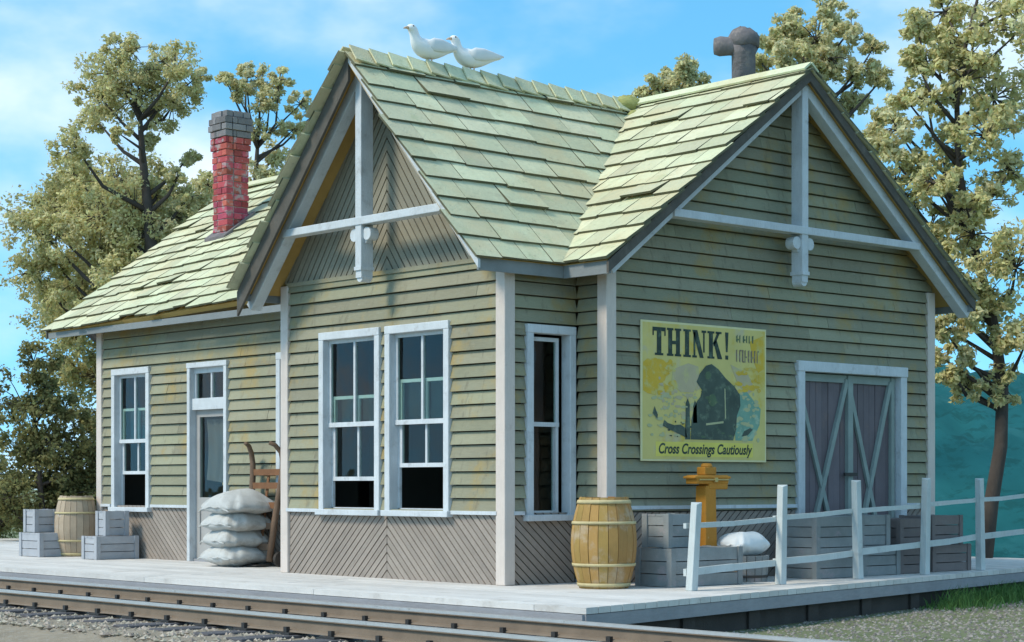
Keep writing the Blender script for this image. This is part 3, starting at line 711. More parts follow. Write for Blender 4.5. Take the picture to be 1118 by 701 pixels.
# ballast bed and stones
mb = MB(); ys = [-4.6, -3.95, -1.75, -1.56]; zs = [-.325, -.225, -.225, -.25]; nx = 150
vs = []
for i in range(nx + 1):
    for y, z in zip(ys, zs): vs.append((-30 + i * .4, y + rng.uniform(-.04, .04) * (y < -1.8), z + rng.uniform(-.012, .012) * (z > -.3)))
mb.add(vs, [(i * 4 + j, (i + 1) * 4 + j, (i + 1) * 4 + j + 1, i * 4 + j + 1) for i in range(nx) for j in range(3)]); struct(mb.build('ballast_bed', 'ballast'))
def stones(mb, n, fx, r0, r1):
    for _ in range(n):
        x, y, z = fx(); r = rng.uniform(r0, r1); a = rng.uniform(0, 6.28); ca, sa = math.cos(a), math.sin(a)
        pts = []
        for dx, dy, dz in ((1, 0, 0), (0, 1, 0), (-1, 0, 0), (0, -1, 0), (.1, .1, .8), (0, 0, -.8)):
            dx *= rng.uniform(.7, 1.3); dy *= rng.uniform(.6, 1.1); dz *= rng.uniform(.6, 1)
            pts.append((x + r * (dx * ca - dy * sa), y + r * (dx * sa + dy * ca), z + r * dz))
        mb.add(pts, [(0, 1, 4), (1, 2, 4), (2, 3, 4), (3, 0, 4), (1, 0, 5), (2, 1, 5), (3, 2, 5), (0, 3, 5)])
mb = MB(); stones(mb, 9000, lambda: (rng.uniform(-15, 5), rng.uniform(-4.1, -1.62), -.222), .012, .035)
o = mb.build('ballast_stones', 'stone'); o['kind'] = 'stuff'
mb = MB(); stones(mb, 6000, lambda: (lambda y: (edgeX(y) + rng.uniform(-.05, 2.4), y, -.318))(rng.uniform(-1.2, 9.5)), .008, .026)
o = mb.build('gravel', 'gravel'); o['kind'] = 'stuff'
tr = thing('railway_track', 'single railway track with bright rail heads on dark sleepers along the platform edge', 'railway track', (0, -2.55, -.2))
def rail(y):
    prof = [(-.055, .0), (.055, .0), (.05, .012), (.012, .02), (.010, .085), (.032, .092), (.032, .118), (-.032, .118), (-.032, .092), (-.010, .085), (-.012, .02), (-.05, .012)]
    mb = MB(); n = len(prof)
    mb.add([(-30, y + a, .012 + b) for a, b in prof] + [(30, y + a, .012 + b) for a, b in prof], [(i, (i + 1) % n, (i + 1) % n + n, i + n) for i in range(n)])
    o = mb.build('rail', 'rail', tr)
    mb = MB(); mb.box(-30, 30, y - .033, y + .033, .112, .1325); mb.build('rail_head', 'railtop', o)
    x = -14
    while x < 4:
        mb = MB()
        for s in (-1, 1): mb.box(x - .02, x + .02, y + s * .062 - .016, y + s * .062 + .016, .0, .05)
        mb.box(x - .09, x + .09, y - .105, y + .105, -.004, .010); mb.build('tie_plate', 'iron', o)
        x += .56
rail(.60); rail(-.56)
for i in range(60):
    x = -19 + i * .56 - .0
    if x > 8: break
    mb = MB(); j = rng.uniform(-.03, .03); e = rng.uniform(-.06, .06); w_ = rng.uniform(.095, .115)
    mb.box8([(x - w_ + j, -1.08 + e, -.13), (x + w_ + j, -1.08 + e, -.13), (x + w_ - j, 1.0 + e * .3, -.13), (x - w_ - j, 1.0 + e * .3, -.13),
             (x - w_ + j, -1.08 + e, -.006), (x + w_ + j, -1.08 + e, -.006), (x + w_ - j, 1.0 + e * .3, -.006), (x - w_ - j, 1.0 + e * .3, -.006)])
    mb.build('sleeper', 'tie', tr, bevel=.008)

# ------------------------------------------------------------------ fence
fn = thing('rail_fence', 'low bleached two rail fence along the platform edge before the freight door', 'fence', (1.6, 2, 0))
fn_loc = Vector((1.6, 2, 0))
FP = [(1.695, .63, .75, .03), (1.525, 2.005, .90, .012), (1.365, 3.347, .945, -.015), (1.27, 4.55, .97, .012), (1.05, 5.85, .97, -.01), (.80, 7.15, .96, .0)]
for x, y, h, lean in FP:
    p = Vector((x, y, 0)) - fn_loc; mb = MB(); w_ = .038
    mb.box8([p + Vector((a * w_, b * w_, 0)) for a, b in ((-1, -1), (1, -1), (1, 1), (-1, 1))] +
            [p + Vector((a * w_ * .9 + lean, b * w_ * .9 + lean, h + (0.012 if a > 0 else -.012) * (1 if b > 0 else -1))) for a, b in ((-1, -1), (1, -1), (1, 1), (-1, 1))])
    mb.build('fence_post', 'fence', fn, bevel=.005)
for (za, zb_, hh) in ((.555, .70, .045), (.155, .30, .062)):
    for i in range(len(FP) - 1):
        a, b = FP[i], FP[i + 1]; t0, t1 = i / 3, (i + 1) / 3
        A = Vector((a[0] - .052, a[1] - .03, za + (zb_ - za) * t0)) - fn_loc; Bv = Vector((b[0] - .052, b[1] + .02, za + (zb_ - za) * t1 + rng.uniform(-.01, .01))) - fn_loc
        mb = MB(); m_ = (A + Bv) / 2 + Vector((0, 0, rng.uniform(-.012, .004)))
        mb.bar(A, m_, .03, hh); mb.bar(m_, Bv, .03, hh * .92); mb.build('fence_rail', 'fence', fn)

# ------------------------------------------------------------------ barrels
def barrel(label, loc, h, r0, r1, m, rz=0.):
    t = thing('barrel', label, 'barrel', loc, rz, 'wooden barrels on the platform')
    prof = lambda s: r0 + (r1 - r0) * math.sin(math.pi * min(1, max(0, s))) ** .9
    mb = MB(); n = 20; q = 12
    for k in range(n):
        a0 = 2 * math.pi * (k + .03) / n; a1 = 2 * math.pi * (k + .97) / n; o = rng.uniform(-.0025, .0025); top = rng.uniform(-.008, .004)
        vs = []
        for i in range(q + 1):
            s = i / q; rr = prof(s) + o; z = s * (h + top)
            vs += [(rr * math.cos(a0), rr * math.sin(a0), z), (rr * math.cos(a1), rr * math.sin(a1), z), ((rr - .022) * math.cos(a1), (rr - .022) * math.sin(a1), z), ((rr - .022) * math.cos(a0), (rr - .022) * math.sin(a0), z)]
        fs = []
        for i in range(q):
            b = i * 4
            for j in range(4): fs.append((b + j, b + (j + 1) % 4, b + (j + 1) % 4 + 4, b + j + 4))
        fs += [(3, 2, 1, 0), (4 * q, 4 * q + 1, 4 * q + 2, 4 * q + 3)]
        mb.add(vs, fs)
    mb.build('staves', m, t)
    for s, hw in ((.04, .02), (.26, .016), (.72, .016), (.95, .02)):
        mb = MB(); seg = 40; vs = []
        for i in range(seg):
            a = 2 * math.pi * i / seg
            for ds, e in ((-hw, .002), (-hw, .009), (hw, .009), (hw, .002)):
                rr = prof(s + ds) + e; vs.append((rr * math.cos(a), rr * math.sin(a), (s + ds) * h))
        mb.add(vs, [(i * 4 + j, ((i + 1) % seg) * 4 + j, ((i + 1) % seg) * 4 + (j + 1) % 4, i * 4 + (j + 1) % 4) for i in range(seg) for j in range(4)])
        mb.build('hoop', 'hoop', t, True)
    mb = MB(); mb.tube([(0, 0, h - .05), (0, 0, h - .03)], r0 - .023, 32); mb.build('lid', m, t)
    mb = MB(); mb.tube([(0, 0, .01), (0, 0, .03)], r0 - .023, 32); mb.build('bottom', m, t)
    return t
barrel('honey coloured wooden barrel at the corner of the bay, its oak staves dark streaked', (.86, .40, 0), .80, .215, .292, 'barrel', .3)
barrel('pale weathered barrel beyond the far corner, between two crate piles', (-8.95, .62, 0), .77, .205, .272, 'barrel_pale', 1.1)

# ------------------------------------------------------------------ crates
def crate(label, loc, sx, sy, h, m, rz=0., slat=.1, group='wooden crates on the platform'):
    t = thing('crate', label, 'crate', loc, rz, group)
    n = max(2, round(h / slat)); e = h / n; x, y = sx / 2, sy / 2
    for (w_, half) in ((Wall((0, -y + .016, 0), (1, 0, 0), (0, -1, 0)), x), (Wall((0, y - .016, 0), (1, 0, 0), (0, 1, 0)), x),
                       (Wall((x - .016, 0, 0), (0, 1, 0), (1, 0, 0)), y - .018), (Wall((-x + .016, 0, 0), (0, 1, 0), (-1, 0, 0)), y - .018)):
        mb = MB()
        for i in range(n): j = rng.uniform(-.003, .003); w_.box(mb, -half, half, i * e + .004, (i + 1) * e - .004, .0, .016 + j)
        mb.build('side_slats', m, t)
    for a in (-1, 1):
        for b in (-1, 1):
            mb = MB(); w1 = .045
            mb.box(*sorted((a * (x + .014), a * (x - w1))), *sorted((b * (y + .014), b * (y + .003))), 0, h + .004)
            mb.box(*sorted((a * (x + .014), a * (x + .003))), *sorted((b * (y + .002), b * (y - w1))), 0, h + .004); mb.build('corner_batten', m, t)
    mb = MB(); k = max(2, round(sx / .12)); e = sx / k
    for i in range(k): mb.box(-x + i * e + .004, -x + (i + 1) * e - .004, -y - .004, y + .004, h - .018, h + .0)
    mb.build('lid', m, t)
    return t
crate('low wide blue grey crate in front of the far window, a smaller one on it', (-7.88, .50, 0), .34, .56, .28, 'crate')
crate('small upright blue grey crate standing on the low crate under the far window', (-7.92, .55, .285), .22, .30, .30, 'crate')
crate('wide blue grey crate at the far left platform end, bottom one of its pair', (-9.2, .32, 0), .52, .42, .30, 'crate')
crate('upright blue grey crate on top of the leftmost wide crate', (-9.36, .34, .305), .28, .30, .29, 'crate')
crate('long low grey crate between the honey barrel and the fence post', (1.03, 1.32, 0), .42, .92, .34, 'crate_grey')
crate('upright grey crate on top of the long low crate by the honey barrel', (.99, 1.10, .345), .28, .38, .30, 'crate_grey', .08)
crate('tall grey green crate in front of the freight door', (.93, 3.30, 0), .42, .62, .60, 'crate_grey')
crate('low grey crate beside the tall one before the freight door, another lying on it', (.90, 4.08, 0), .36, .58, .30, 'crate_grey')
crate('grey crate lying on the low crate at the middle of the freight door', (.90, 4.00, .305), .34, .42, .30, 'crate_grey', -.06)
crate('dark brown crate beside the grey crates at the right jamb of the freight door', (.86, 4.66, 0), .36, .42, .56, 'crate_brown')
crate('low brown crate at the far end of the platform beneath a second brown one', (.78, 5.40, 0), .42, .66, .28, 'crate_brown')
crate('upper brown crate resting on the low one at the far platform end', (.78, 5.34, .285), .38, .56, .30, 'crate_brown', .05)

# ------------------------------------------------------------------ sacks
def sack_mesh(sx, sy, sz, seed, sag=0.):
    r = random.Random(seed); nu, nv = 48, 24; vs = []; fs = []
    ph = [r.uniform(0, 6.28) for _ in range(8)]
    for j in range(nv + 1):
        th = -math.pi / 2 + math.pi * j / nv; ct = max(0, math.cos(th)) ** .72
        for i in range(nu):
            a = 2 * math.pi * i / nu; c, s = math.cos(a), math.sin(a); ex = .55
            X = math.copysign(abs(c) ** ex, c) * ct; Yy = math.copysign(abs(s) ** ex, s) * ct; Zz = math.sin(th)
            corner = abs(X * Yy); k = 1 + .09 * corner
            pin = 1 - .55 * corner ** 1.5
            fold = .065 * math.sin(6 * a + ph[0] + 3 * Zz) + .06 * math.sin(13 * a + ph[1]) * abs(math.cos(th)) ** .5 + .03 * math.sin(9 * X + 6 * Yy + ph[2])
            zz = Zz * sz / 2 * pin * (1 + .07 * math.sin(4.5 * X + ph[3]) + .07 * math.sin(5.5 * Yy + ph[4]) + .035 * math.sin(13 * X - 9 * Yy + ph[5]))
            zz -= sag * (abs(X) ** 3 + abs(Yy) ** 3 * .9)
            vs.append((X * k * sx / 2 * (1 + fold * .6), Yy * k * sy / 2 * (1 + fold * .6), zz + sz / 2))
    for j in range(nv):
        for i in range(nu): fs.append((j * nu + i, j * nu + (i + 1) % nu, (j + 1) * nu + (i + 1) % nu, (j + 1) * nu + i))
    mb = MB(); mb.add(vs, fs); return mb
def sack(label, loc, size, seed, rz, m='sack', sag=0., tilt=(0, 0), group='grain sacks stacked by the door'):
    t = thing('sack', label, 'sack', loc, rz, group); t.rotation_euler = (tilt[0], tilt[1], rz)
    sack_mesh(*size, seed, sag).build('cloth', m, t, True)
    mb = MB(); x, y, z = size; pts = [(-x * .45 + x * .9 * i / 12, -y * .505 - .006 * math.sin(i), z * .5 + .008 * math.sin(i * 1.7) - sag * (abs(i / 6 - 1) ** 3 + .9)) for i in range(13)]
    mb.tube(pts, .009, 6); mb.build('seam', m, t, True)
    return t
SX, SY = -5.10, .50
sack('plump off white sack at the bottom of the stack by the passenger door', (SX, SY, 0), (.66, .62, .26), 1, .04, sag=.028)
sack('off white sack second from the bottom of the stack by the passenger door', (SX - .02, SY + .01, .195), (.62, .60, .25), 2, -.09, sag=.035)
sack('off white sack just under the top one in the stack by the passenger door', (SX + .01, SY - .01, .385), (.65, .58, .25), 3, .07, sag=.04)
sack('drooping off white sack on top of the stack by the passenger door', (SX + .03, SY + .03, .58), (.70, .68, .27), 4, -.03, sag=.06)
sack('bright white sack lying on a grey tub behind the fence', (.88, 2.22, .245), (.34, .50, .22), 5, .1, 'whitesack', .01, group='white sacks behind the fence')
tb = thing('tub', 'low grey green wooden tub under the white sack behind the fence', 'tub', (.88, 2.22, 0))
mb = MB()
for k in range(18):
    a0 = 2 * math.pi * (k + .04) / 18; a1 = 2 * math.pi * (k + .96) / 18
    ring = lambda r, z: [(r * math.cos(a0), r * math.sin(a0), z), (r * math.cos(a1), r * math.sin(a1), z)]
    b0, b1, t0, t1 = ring(.23, 0), ring(.205, 0), ring(.25, .245), ring(.225, .245)
    mb.box8([b0[0], b0[1], b1[1], b1[0], t0[0], t0[1], t1[1], t1[0]])
mb.build('staves', 'crate_grey', tb)
mb = MB(); mb.tube([(0, 0, .205), (0, 0, .225)], .222, 28); mb.build('lid', 'crate_grey', tb)
for z in (.05, .17): mb = MB(); mb.tube([(0, 0, z - .012), (0, 0, z + .012)], .236 + z * .085, 32, True); mb.build('hoop', 'iron', tb)

# ------------------------------------------------------------------ orange platform scale
sc = thing('platform_scale', 'orange freight scale with a square column and a block head below the poster', 'scale', (.74, 1.86, 0))
mb = MB(); mb.box(-.20, .26, -.26, .30, .03, .10); mb.box(-.16, .22, -.22, .26, .10, .125); mb.build('weighing_base', 'ochre', sc, bevel=.012)
for a in (-.15, .2):
    for b in (-.2, .24): mb = MB(); mb.tube([(a - .02, b, .035), (a + .02, b, .035)], .035, 14); mb.build('wheel', 'iron', sc)
mb = MB(); mb.box8([(-.075, -.085, .12), (.075, -.085, .12), (.075, .085, .12), (-.075, .085, .12), (-.065, -.072, .90), (.065, -.072, .90), (.065, .072, .90), (-.065, .072, .90)])
mb.box(-.083, .083, -.09, .09, .125, .20); mb.build('column', 'ochre', sc, bevel=.012)
mb = MB(); mb.box(-.075, .075, -.20, .24, .915, 1.0); mb.box(-.07, .07, -.03, .235, .865, .94); mb.box(-.08, .08, -.235, .27, .965, .99); mb.build('head', 'ochre', sc, bevel=.014)
mb = MB(); mb.box(-.055, .055, -.07, .09, 1.0, 1.075); mb.tube([(0, .01, 1.075), (0, .01, 1.11)], [.06, .045], 14); mb.build('beam_box', 'ochre', sc, bevel=.01)
mb = MB(); mb.tube([(.085, -.18, .955), (.085, .22, .955)], .008, 8); mb.box(.078, .10, .02, .06, .935, .975); mb.build('beam', 'brass', sc)

# ------------------------------------------------------------------ hand truck leaning behind the sacks
ht = thing('hand_truck', 'brown wooden hand truck with curved handles leaning on the wall behind the sacks', 'hand truck', (-4.86, .58, 0))
def along(z): return .10 + .17 * z / 1.3       # leans back towards the wall
for sx in (-.30, .30):
    mb = MB(); pts = [(sx * .72, along(.06) - .06, .06), (sx * .8, along(.5) - .06, .5), (sx * .95, along(1.0) - .06, 1.0), (sx * 1.0, along(1.15) - .07, 1.15), (sx * .97, along(1.27) - .11, 1.27), (sx * .86, along(1.36) - .18, 1.35), (sx * .78, along(1.37) - .24, 1.375)]
    mb.tube(pts, [.034, .034, .032, .03, .027, .025, .022], 8, True, 1.2); mb.build('handle', 'truck', ht, True)
for z in (.22, .45, .68, .9, 1.05):
    mb = MB(); k = .72 + .25 * z; mb.bar((-.30 * k, along(z) - .06, z), (.30 * k, along(z) - .06, z), .03, .07); mb.build('cross_bar', 'truck_red' if z > .6 else 'truck', ht)
mb = MB(); mb.box(-.02, .02, -.002, .012, .2, 1.05); 
for v in range(len(mb.v)): x, y, z = mb.v[v]; mb.v[v] = (x, y + along(z) - .045, z)
mb.build('centre_slat', 'truck_red', ht)
for sx in (-.30, .30): mb = MB(); mb.tube([(sx - .022, .14, .085), (sx + .022, .14, .085)], .085, 18); mb.build('wheel', 'iron', ht)
mb = MB(); mb.tube([(-.3, .14, .085), (.3, .14, .085)], .014, 8); mb.build('axle', 'iron', ht)
mb = MB(); mb.box(-.21, .21, -.12, .07, .012, .024); mb.build('toe_plate', 'iron', ht)

# ------------------------------------------------------------------ birds on the bay ridge
def bird(label, loc, rz, s=1., head=0.):
    t = thing('seabird', label, 'bird', loc, rz, 'white birds on the roof ridge'); t.scale = (s, s, s)
    mb = MB()      # faces -y
    spine = [(0, .30, .155, .004, .004), (0, .24, .15, .030, .014), (0, .17, .14, .052, .035), (0, .08, .125, .078, .068), (0, -.01, .115, .092, .085), (0, -.09, .122, .085, .083), (0, -.14, .145, .066, .068), (0, -.168, .18, .046, .048), (0, -.178, .215, .038, .040), (0, -.19, .245, .042, .042), (0, -.212, .266, .041, .039), (0, -.236, .264, .030, .028), (0, -.252, .258, .012, .012)]
    mb.tube([(x + head * max(0, -y - .15), y, z) for x, y, z, a, b in spine], [(a, b) for *_, a, b in spine], 16)
    o = mb.build('body', 'bird', t, True); ss = o.modifiers.new('sub', 'SUBSURF'); ss.levels = ss.render_levels = 1
    for sx in (-1, 1):
        mb = MB(); w_ = [(sx * .066, -.09, .14, .012, .03), (sx * .084, -.03, .145, .020, .055), (sx * .082, .06, .15, .020, .055), (sx * .062, .15, .158, .016, .040), (sx * .034, .24, .168, .010, .022), (sx * .014, .315, .175, .005, .008)]
        mb.tube([q[:3] for q in w_], [(q[3], q[4]) for q in w_], 12); mb.build('wing', 'wing', t, True)
        mb = MB(); mb.tube([(sx * .03, -.01, .05), (sx * .03, -.015, -.01)], .007, 6); mb.tube([(sx * .03, -.012, -.004), (sx * .035, -.055, -.008)], .007, 6); mb.build('leg', 'beak', t)
        mb = MB(); mb.ball((sx * .033 + head * .075, -.218, .274), .007, 8); mb.build('eye', 'eye', t, True)
    mb = MB(); hx = head * .1; mb.tube([(hx, -.245, .260), (hx, -.275, .256), (hx, -.30, .246)], [.014, .010, .003], 8); mb.build('beak', 'beak', t, True)
    return t
bird('white bird on the roof ridge nearer the gable peak, head raised', (BX, .53, ZR + .035), R(4), 1.2)
bird('white bird perched on the ridge just behind the other, its tail toward the valley', (BX, 1.09, ZR + .035), R(-6), 1.15, .2)

# ------------------------------------------------------------------ trees and bushes
YAW = .7297
CR = Vector((math.sin(YAW), math.cos(YAW), 0)); CF = Vector((-math.cos(YAW), math.sin(YAW), 0))
def leaves(mb, c, r, n, size, rg, flat=.8):
    for _ in range(n):
        while True:
            d = Vector((rg.uniform(-1, 1), rg.uniform(-1, 1), rg.uniform(-1, 1)))
            if .1 < d.length < 1: break
        d *= .35 + .65 * d.length
        p = c + Vector((d.x * r, d.y * r, d.z * r * flat)); s = size * rg.choice((.35, .5, .6, .75, .95))
        n_ = (d.normalized() * .7 + Vector((rg.gauss(0, .6), rg.gauss(0, .6), rg.gauss(.4, .6)))).normalized()
        a = n_.orthogonal().normalized(); a = Matrix.Rotation(rg.uniform(0, 6.28), 3, n_) @ a; b = n_.cross(a)
        mb.add([p - a * s, p + b * s * .55 - n_ * s * .12, p + a * s, p - b * s * .55 - n_ * s * .12], [(0, 1, 2), (0, 2, 3)])
def tree(name, label, base, H, blobs, trunk, m, seed, lsize=.075, dens=1., group='trees behind the station', cat='tree', wob=.12):
    """blobs: (across, height, radius) of each leaf clump about the trunk foot; every clump hangs on a limb of its own"""
    rg = random.Random(seed); t = thing(name, label, cat, base, 0, group)
    bend = lambda z: CR * (wob * math.sin(z * .9 + seed)) + CF * (wob * .8 * math.sin(z * .7 + 2 * seed))
    tb_ = MB(); cr = MB()
    zs = [trunk[0] + (H - trunk[0]) * i / 9 for i in range(10)]
    tb_.tube([bend(z) * min(1, z) + Z * z for z in [0] + zs], [trunk[1] * 1.35] + [trunk[1] * (1 - .9 * i / 9) + .008 for i in range(10)], 8)
    for (dx, h, r) in blobs:
        c = CR * dx + CF * rg.uniform(-1, 1) * min(1.1, .35 + abs(dx) * .5) + Z * h
        z0 = max(trunk[0] * .6, min(H * .93, h - abs(dx) * .75 - .2)); a = bend(z0); a = Vector((a.x, a.y, z0))
        mid = a.lerp(c, .5) + Vector((rg.gauss(0, .08), rg.gauss(0, .08), -.05 * (c - a).length + rg.gauss(0, .06)))
        r0 = trunk[1] * .42 * (1 - .6 * z0 / H) + .012
        tb_.tube([a, a.lerp(mid, .5), mid, mid.lerp(c, .55), c], [r0, r0 * .8, r0 * .62, r0 * .4, .008], 6)
        r *= 1.27; k = max(6, int(r * r * 62 + 7))
        for _ in range(k):
            d = Vector((rg.gauss(0, .5), rg.gauss(0, .5), rg.gauss(0, .42))) * r
            if d.length > r * 1.15: d *= r * 1.15 / d.length
            q = c + d; tb_.tube([c, c.lerp(q, .5) + Z * .03, q], [.010, .008, .004], 4, False)
            leaves(cr, q, max(.10, r * rg.uniform(.26, .46)), int(dens * rg.uniform(50, 90)), lsize, rg)
    tb_.build('trunk', 'bark', t, True); cr.build('crown', m, t)
    return t
def conv(px, sc, pts, gz=-.32): return [((x - px) / sc, (529.9 - y) / sc + .903 - gz, r / sc) for x, y, r in pts]
G = -.32
tree('broadleaf_tree', 'tall pale leaved tree with open crown left of the brick chimney', (-19.6, 8, G), 9.0,
     conv(160, 55.8, [(145, 58, 18), (128, 84, 26), (165, 76, 24), (198, 84, 22), (108, 104, 22), (92, 118, 16), (150, 106, 30), (186, 112, 22), (213, 80, 9), (205, 100, 10),
                      (72, 186, 18), (96, 172, 22), (122, 196, 28), (78, 220, 30), (112, 236, 30), (146, 238, 30), (188, 236, 26), (172, 205, 16), (206, 215, 12), (212, 240, 14), (62, 255, 26), (96, 268, 26),
                      (140, 275, 30), (175, 262, 24), (135, 312, 24), (150, 300, 22), (46, 282, 22), (52, 318, 20), (108, 335, 14), (196, 195, 9), (205, 170, 8), (135, 150, 8), (160, 150, 9), (30, 240, 26), (20, 290, 26)]), (3.4, .20), 'leaf', 3, .062, 1.)
tree('broadleaf_tree', 'slim pale tree whose top shows between the brick chimney and the bay gable', (-17.1, 9, G), 8.2,
     conv(285, 57.7, [(268, 74, 8), (250, 92, 9), (288, 92, 15), (308, 92, 12), (326, 110, 10), (296, 118, 16), (262, 108, 9), (281, 146, 11), (303, 166, 18), (318, 140, 13), (335, 122, 10), (288, 190, 16), (272, 96, 9), (262, 200, 16), (310, 200, 16), (230, 205, 14)]), (3.8, .13), 'leaf_warm', 5, .058, 1.)
tree('broadleaf_tree', 'small straw coloured tree top left of the grey stove pipe', (-8.3, 11, G), 7.3,
     conv(742, 67.5, [(719, 92, 8), (735, 82, 10), (752, 76, 10), (764, 64, 6), (762, 88, 10), (742, 100, 14), (716, 104, 9), (775, 80, 8), (726, 116, 12), (760, 112, 12), (780, 100, 10), (750, 90, 10), (732, 100, 10), (708, 108, 8), (745, 116, 14)]), (3.2, .12), 'leaf_warm', 7, .052, .9)
tree('broadleaf_tree', 'yellowish leaved tree rising behind the right gable peak', (-4.73, 10, G), 7.6,
     conv(872, 75.7, [(832, 46, 12), (850, 64, 18), (880, 46, 22), (905, 58, 16), (922, 84, 14), (880, 84, 22), (842, 84, 14), (852, 34, 16), (900, 34, 16), (946, 52, 7), (950, 92, 8), (935, 108, 12), (905, 110, 18), (866, 104, 18), (820, 72, 10), (836, 96, 12), (925, 112, 14), (895, 70, 18), (915, 40, 14), (862, 40, 14), (860, 20, 16), (890, 12, 18), (944, 72, 5)]), (3.6, .14), 'leaf_warm', 9, .058, 1.)
tree('broadleaf_tree', 'large overhanging tree at the far right edge beyond the freight end', (-.95, 8.8, G), 7.4,
     conv(1072, 86, [(1002, 42, 14), (1022, 66, 22), (1046, 48, 22), (1052, 96, 26), (1014, 116, 22), (984, 146, 18), (1002, 178, 24), (1036, 158, 22), (970, 166, 10), (1062, 66, 26), (1092, 108, 34), (1104, 50, 34), (1000, 226, 20), (1026, 246, 20),
                     (1040, 296, 26), (1018, 262, 14), (1064, 335, 26), (1106, 190, 26), (1100, 300, 36), (1036, 352, 16), (1024, 388, 12), (1052, 392, 9), (1112, 380, 26), (1040, 12, 26), (1090, 10, 30), (1028, 205, 14), (1046, 232, 16), (968, 140, 14), (994, 110, 16), (984, 200, 16), (1012, 210, 20), (1022, 292, 18), (1060, 262, 22), (1070, 160, 26), (1076, 225, 26), (1034, 330, 16), (1050, 352, 16), (1026, 366, 12), (1040, 408, 12), (1058, 424, 12), (1090, 420, 20), (1082, 340, 26), (976, 120, 9), (1000, 70, 14)]), (1.0, .085), 'leaf', 12, .058, 1., wob=.30)
tree('broadleaf_tree', 'dense drab tree filling the gap under the pale tree at the left roof edge', (-22.5, 9.5, G), 6.0,
     conv(98, 50.6, [(42, 222, 26), (62, 206, 24), (100, 212, 30), (130, 226, 32), (160, 220, 28), (190, 232, 24), (56, 246, 26), (84, 252, 30), (122, 262, 32), (160, 262, 32), (196, 256, 22), (40, 290, 26), (62, 312, 18), (138, 300, 26), (108, 330, 20), (120, 306, 14), (46, 335, 28), (36, 372, 26), (60, 366, 20), (28, 404, 28), (54, 412, 20), (110, 362, 12), (20, 250, 30), (10, 330, 34), (24, 205, 22), (75, 345, 14), (66, 400, 12)]), (1.6, .16), 'leaf_mid', 31, .07, 1.)
GB = 'bushes beyond the platform end'
tree('bush', 'dark olive bush at the left edge behind the leftmost crates', (-15.5, 3.6, G), 2.4,
     conv(45, 66.5, [(40, 396, 18), (50, 425, 22), (30, 445, 28), (66, 452, 22), (50, 485, 30), (22, 500, 32), (80, 490, 22), (40, 535, 32), (70, 540, 26), (10, 545, 30), (36, 570, 26), (64, 575, 24)]), (.2, .06), 'leaf_dark', 21, .055, 1.1, GB, 'bush')
tree('bush', 'rusty olive bush against the far left corner of the station', (-15.8, 4.6, G), 2.2,
     conv(96, 64.7, [(90, 458, 18), (104, 470, 18), (84, 495, 22), (106, 505, 20), (92, 532, 24), (110, 540, 20), (84, 565, 22), (106, 575, 22), (118, 480, 16), (70, 560, 26), (120, 560, 18)]), (.2, .05), 'leaf_dark', 22, .055, 1.1, GB, 'bush')
tree('bush', 'yellowish bush at the extreme left beyond the leftmost crates', (-18.2, 3.4, G), 1.9,
     conv(-6, 62, [(-20, 470, 30), (4, 455, 26), (22, 470, 22), (-10, 510, 34), (20, 515, 30), (40, 530, 24), (0, 550, 32), (30, 560, 26), (50, 570, 20), (-30, 560, 32), (-44, 520, 30)]), (.2, .05), 'leaf_mid', 23, .06, 1.1, GB, 'bush')
# grass tuft by the platform edge on the right
mb = MB()
for _ in range(4200):
    y = 4.0 + rng.random() ** .8 * 6.5; x = edgeX(y) + .0 + abs(rng.gauss(0, .24)); h = rng.uniform(.07, .24) * max(.25, min(1, (y - 3.9) / .7)) * max(.35, 1 - (x - edgeX(y)) * .9); a = rng.uniform(0, 6.28); w_ = .007
    b = Vector((x, y, G)); s = Vector((math.cos(a), math.sin(a), 0)); ln = Vector((rng.gauss(0, .5), rng.gauss(0, .5), 0)) * h
    mb.add([b - s * w_, b + s * w_, b + ln * .4 + Z * h * .65 + s * w_ * .6, b + ln + Z * h, b + ln * .4 + Z * h * .65 - s * w_ * .6], [(0, 1, 2, 4), (4, 2, 3)])
o = mb.build('grass', 'grass'); o['kind'] = 'stuff'

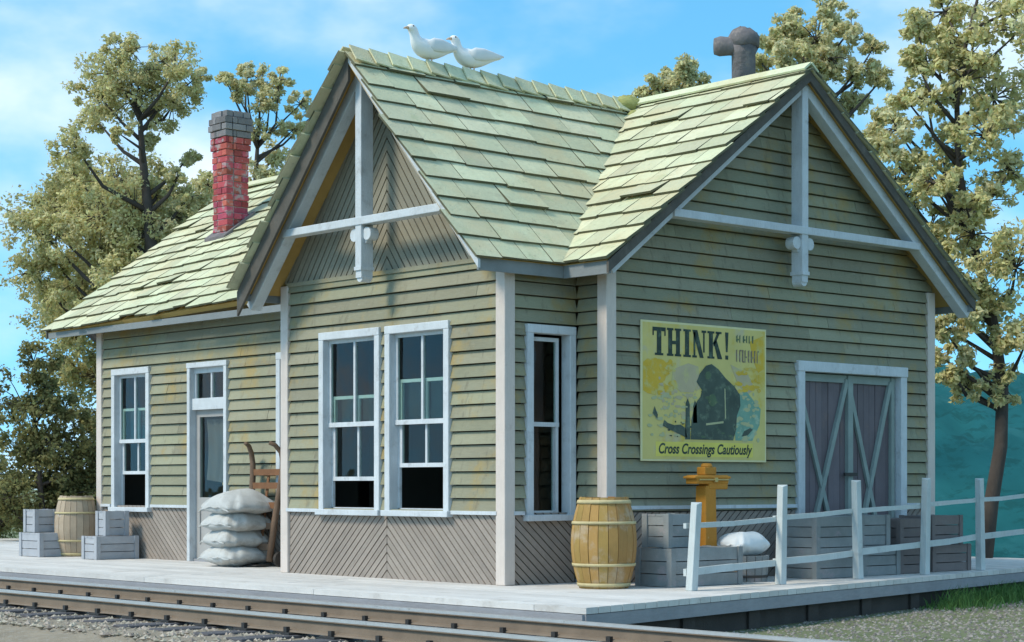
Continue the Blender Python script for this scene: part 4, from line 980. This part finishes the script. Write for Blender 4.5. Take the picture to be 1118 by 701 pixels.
# ------------------------------------------------------------------ light, sky, camera
SUN = Vector((-.20, -.66, .72)).normalized()
elev = math.asin(SUN.z); az = math.atan2(SUN.x, SUN.y)
w = bpy.data.worlds.new('World'); scn.world = w; w.use_nodes = True
nt = w.node_tree; nt.nodes.clear(); L = nt.links.new
out = N_(nt, 'ShaderNodeOutputWorld'); bg = N_(nt, 'ShaderNodeBackground'); bg.inputs[1].default_value = .15
sky = N_(nt, 'ShaderNodeTexSky', sky_type='NISHITA'); sky.sun_disc = False; sky.sun_elevation = elev; sky.sun_rotation = az
sky.air_density = 1.; sky.dust_density = .1; sky.ozone_density = 2.
tc = N_(nt, 'ShaderNodeTexCoord')
add = N_(nt, 'ShaderNodeVectorMath', operation='ADD'); add.inputs[1].default_value = (0, 0, .22); L(tc.outputs['Generated'], add.inputs[0])
nm = N_(nt, 'ShaderNodeVectorMath', operation='NORMALIZE'); L(add.outputs[0], nm.inputs[0]); L(nm.outputs[0], sky.inputs['Vector'])
hs = N_(nt, 'ShaderNodeHueSaturation'); hs.inputs['Saturation'].default_value = 1.25; hs.inputs['Hue'].default_value = .476; hs.inputs['Value'].default_value = 1.45; L(sky.outputs[0], hs.inputs['Color'])
mp = N_(nt, 'ShaderNodeMapping'); mp.inputs['Scale'].default_value = (1, 1, 1.9); mp.inputs['Location'].default_value = (.35, .1, .2); L(tc.outputs['Generated'], mp.inputs[0])
cn = N_(nt, 'ShaderNodeTexNoise'); cn.inputs['Scale'].default_value = 4.6; cn.inputs['Detail'].default_value = 6; cn.inputs['Roughness'].default_value = .5; L(mp.outputs[0], cn.inputs['Vector'])
mr = N_(nt, 'ShaderNodeMapRange', interpolation_type='SMOOTHSTEP'); mr.inputs['From Min'].default_value = .41; mr.inputs['From Max'].default_value = .74; mr.inputs['To Max'].default_value = .92; L(cn.outputs[0], mr.inputs['Value'])
mx = N_(nt, 'ShaderNodeMix', data_type='RGBA'); mx.inputs[7].default_value = (6.2, 6.5, 6.7, 1)
L(mr.outputs[0], mx.inputs['Factor']); L(hs.outputs[0], mx.inputs[6]); L(mx.outputs[2], bg.inputs[0]); L(bg.outputs[0], out.inputs[0])
sl = bpy.data.lights.new('sun', 'SUN'); sl.energy = 2.35; sl.angle = R(14); sl.color = (1, .90, .74)
so = bpy.data.objects.new('sun', sl); COL.objects.link(so); so.location = SUN * 40; so.rotation_euler = (-SUN).to_track_quat('-Z', 'Y').to_euler()
cam = bpy.data.cameras.new('camera'); co = bpy.data.objects.new('camera', cam); COL.objects.link(co); scn.camera = co
co.location = (12.7124, -11.2871, .903)
co.rotation_euler = (math.pi / 2, 0, math.atan2(-CF.x, CF.y))
cam.sensor_width = 36; cam.lens = 66.317; cam.shift_y = .1605; cam.clip_end = 2000; cam.clip_start = .1
scn.view_settings.view_transform = 'Standard'; scn.view_settings.look = 'None'; scn.view_settings.exposure = .42; scn.view_settings.gamma = 1.
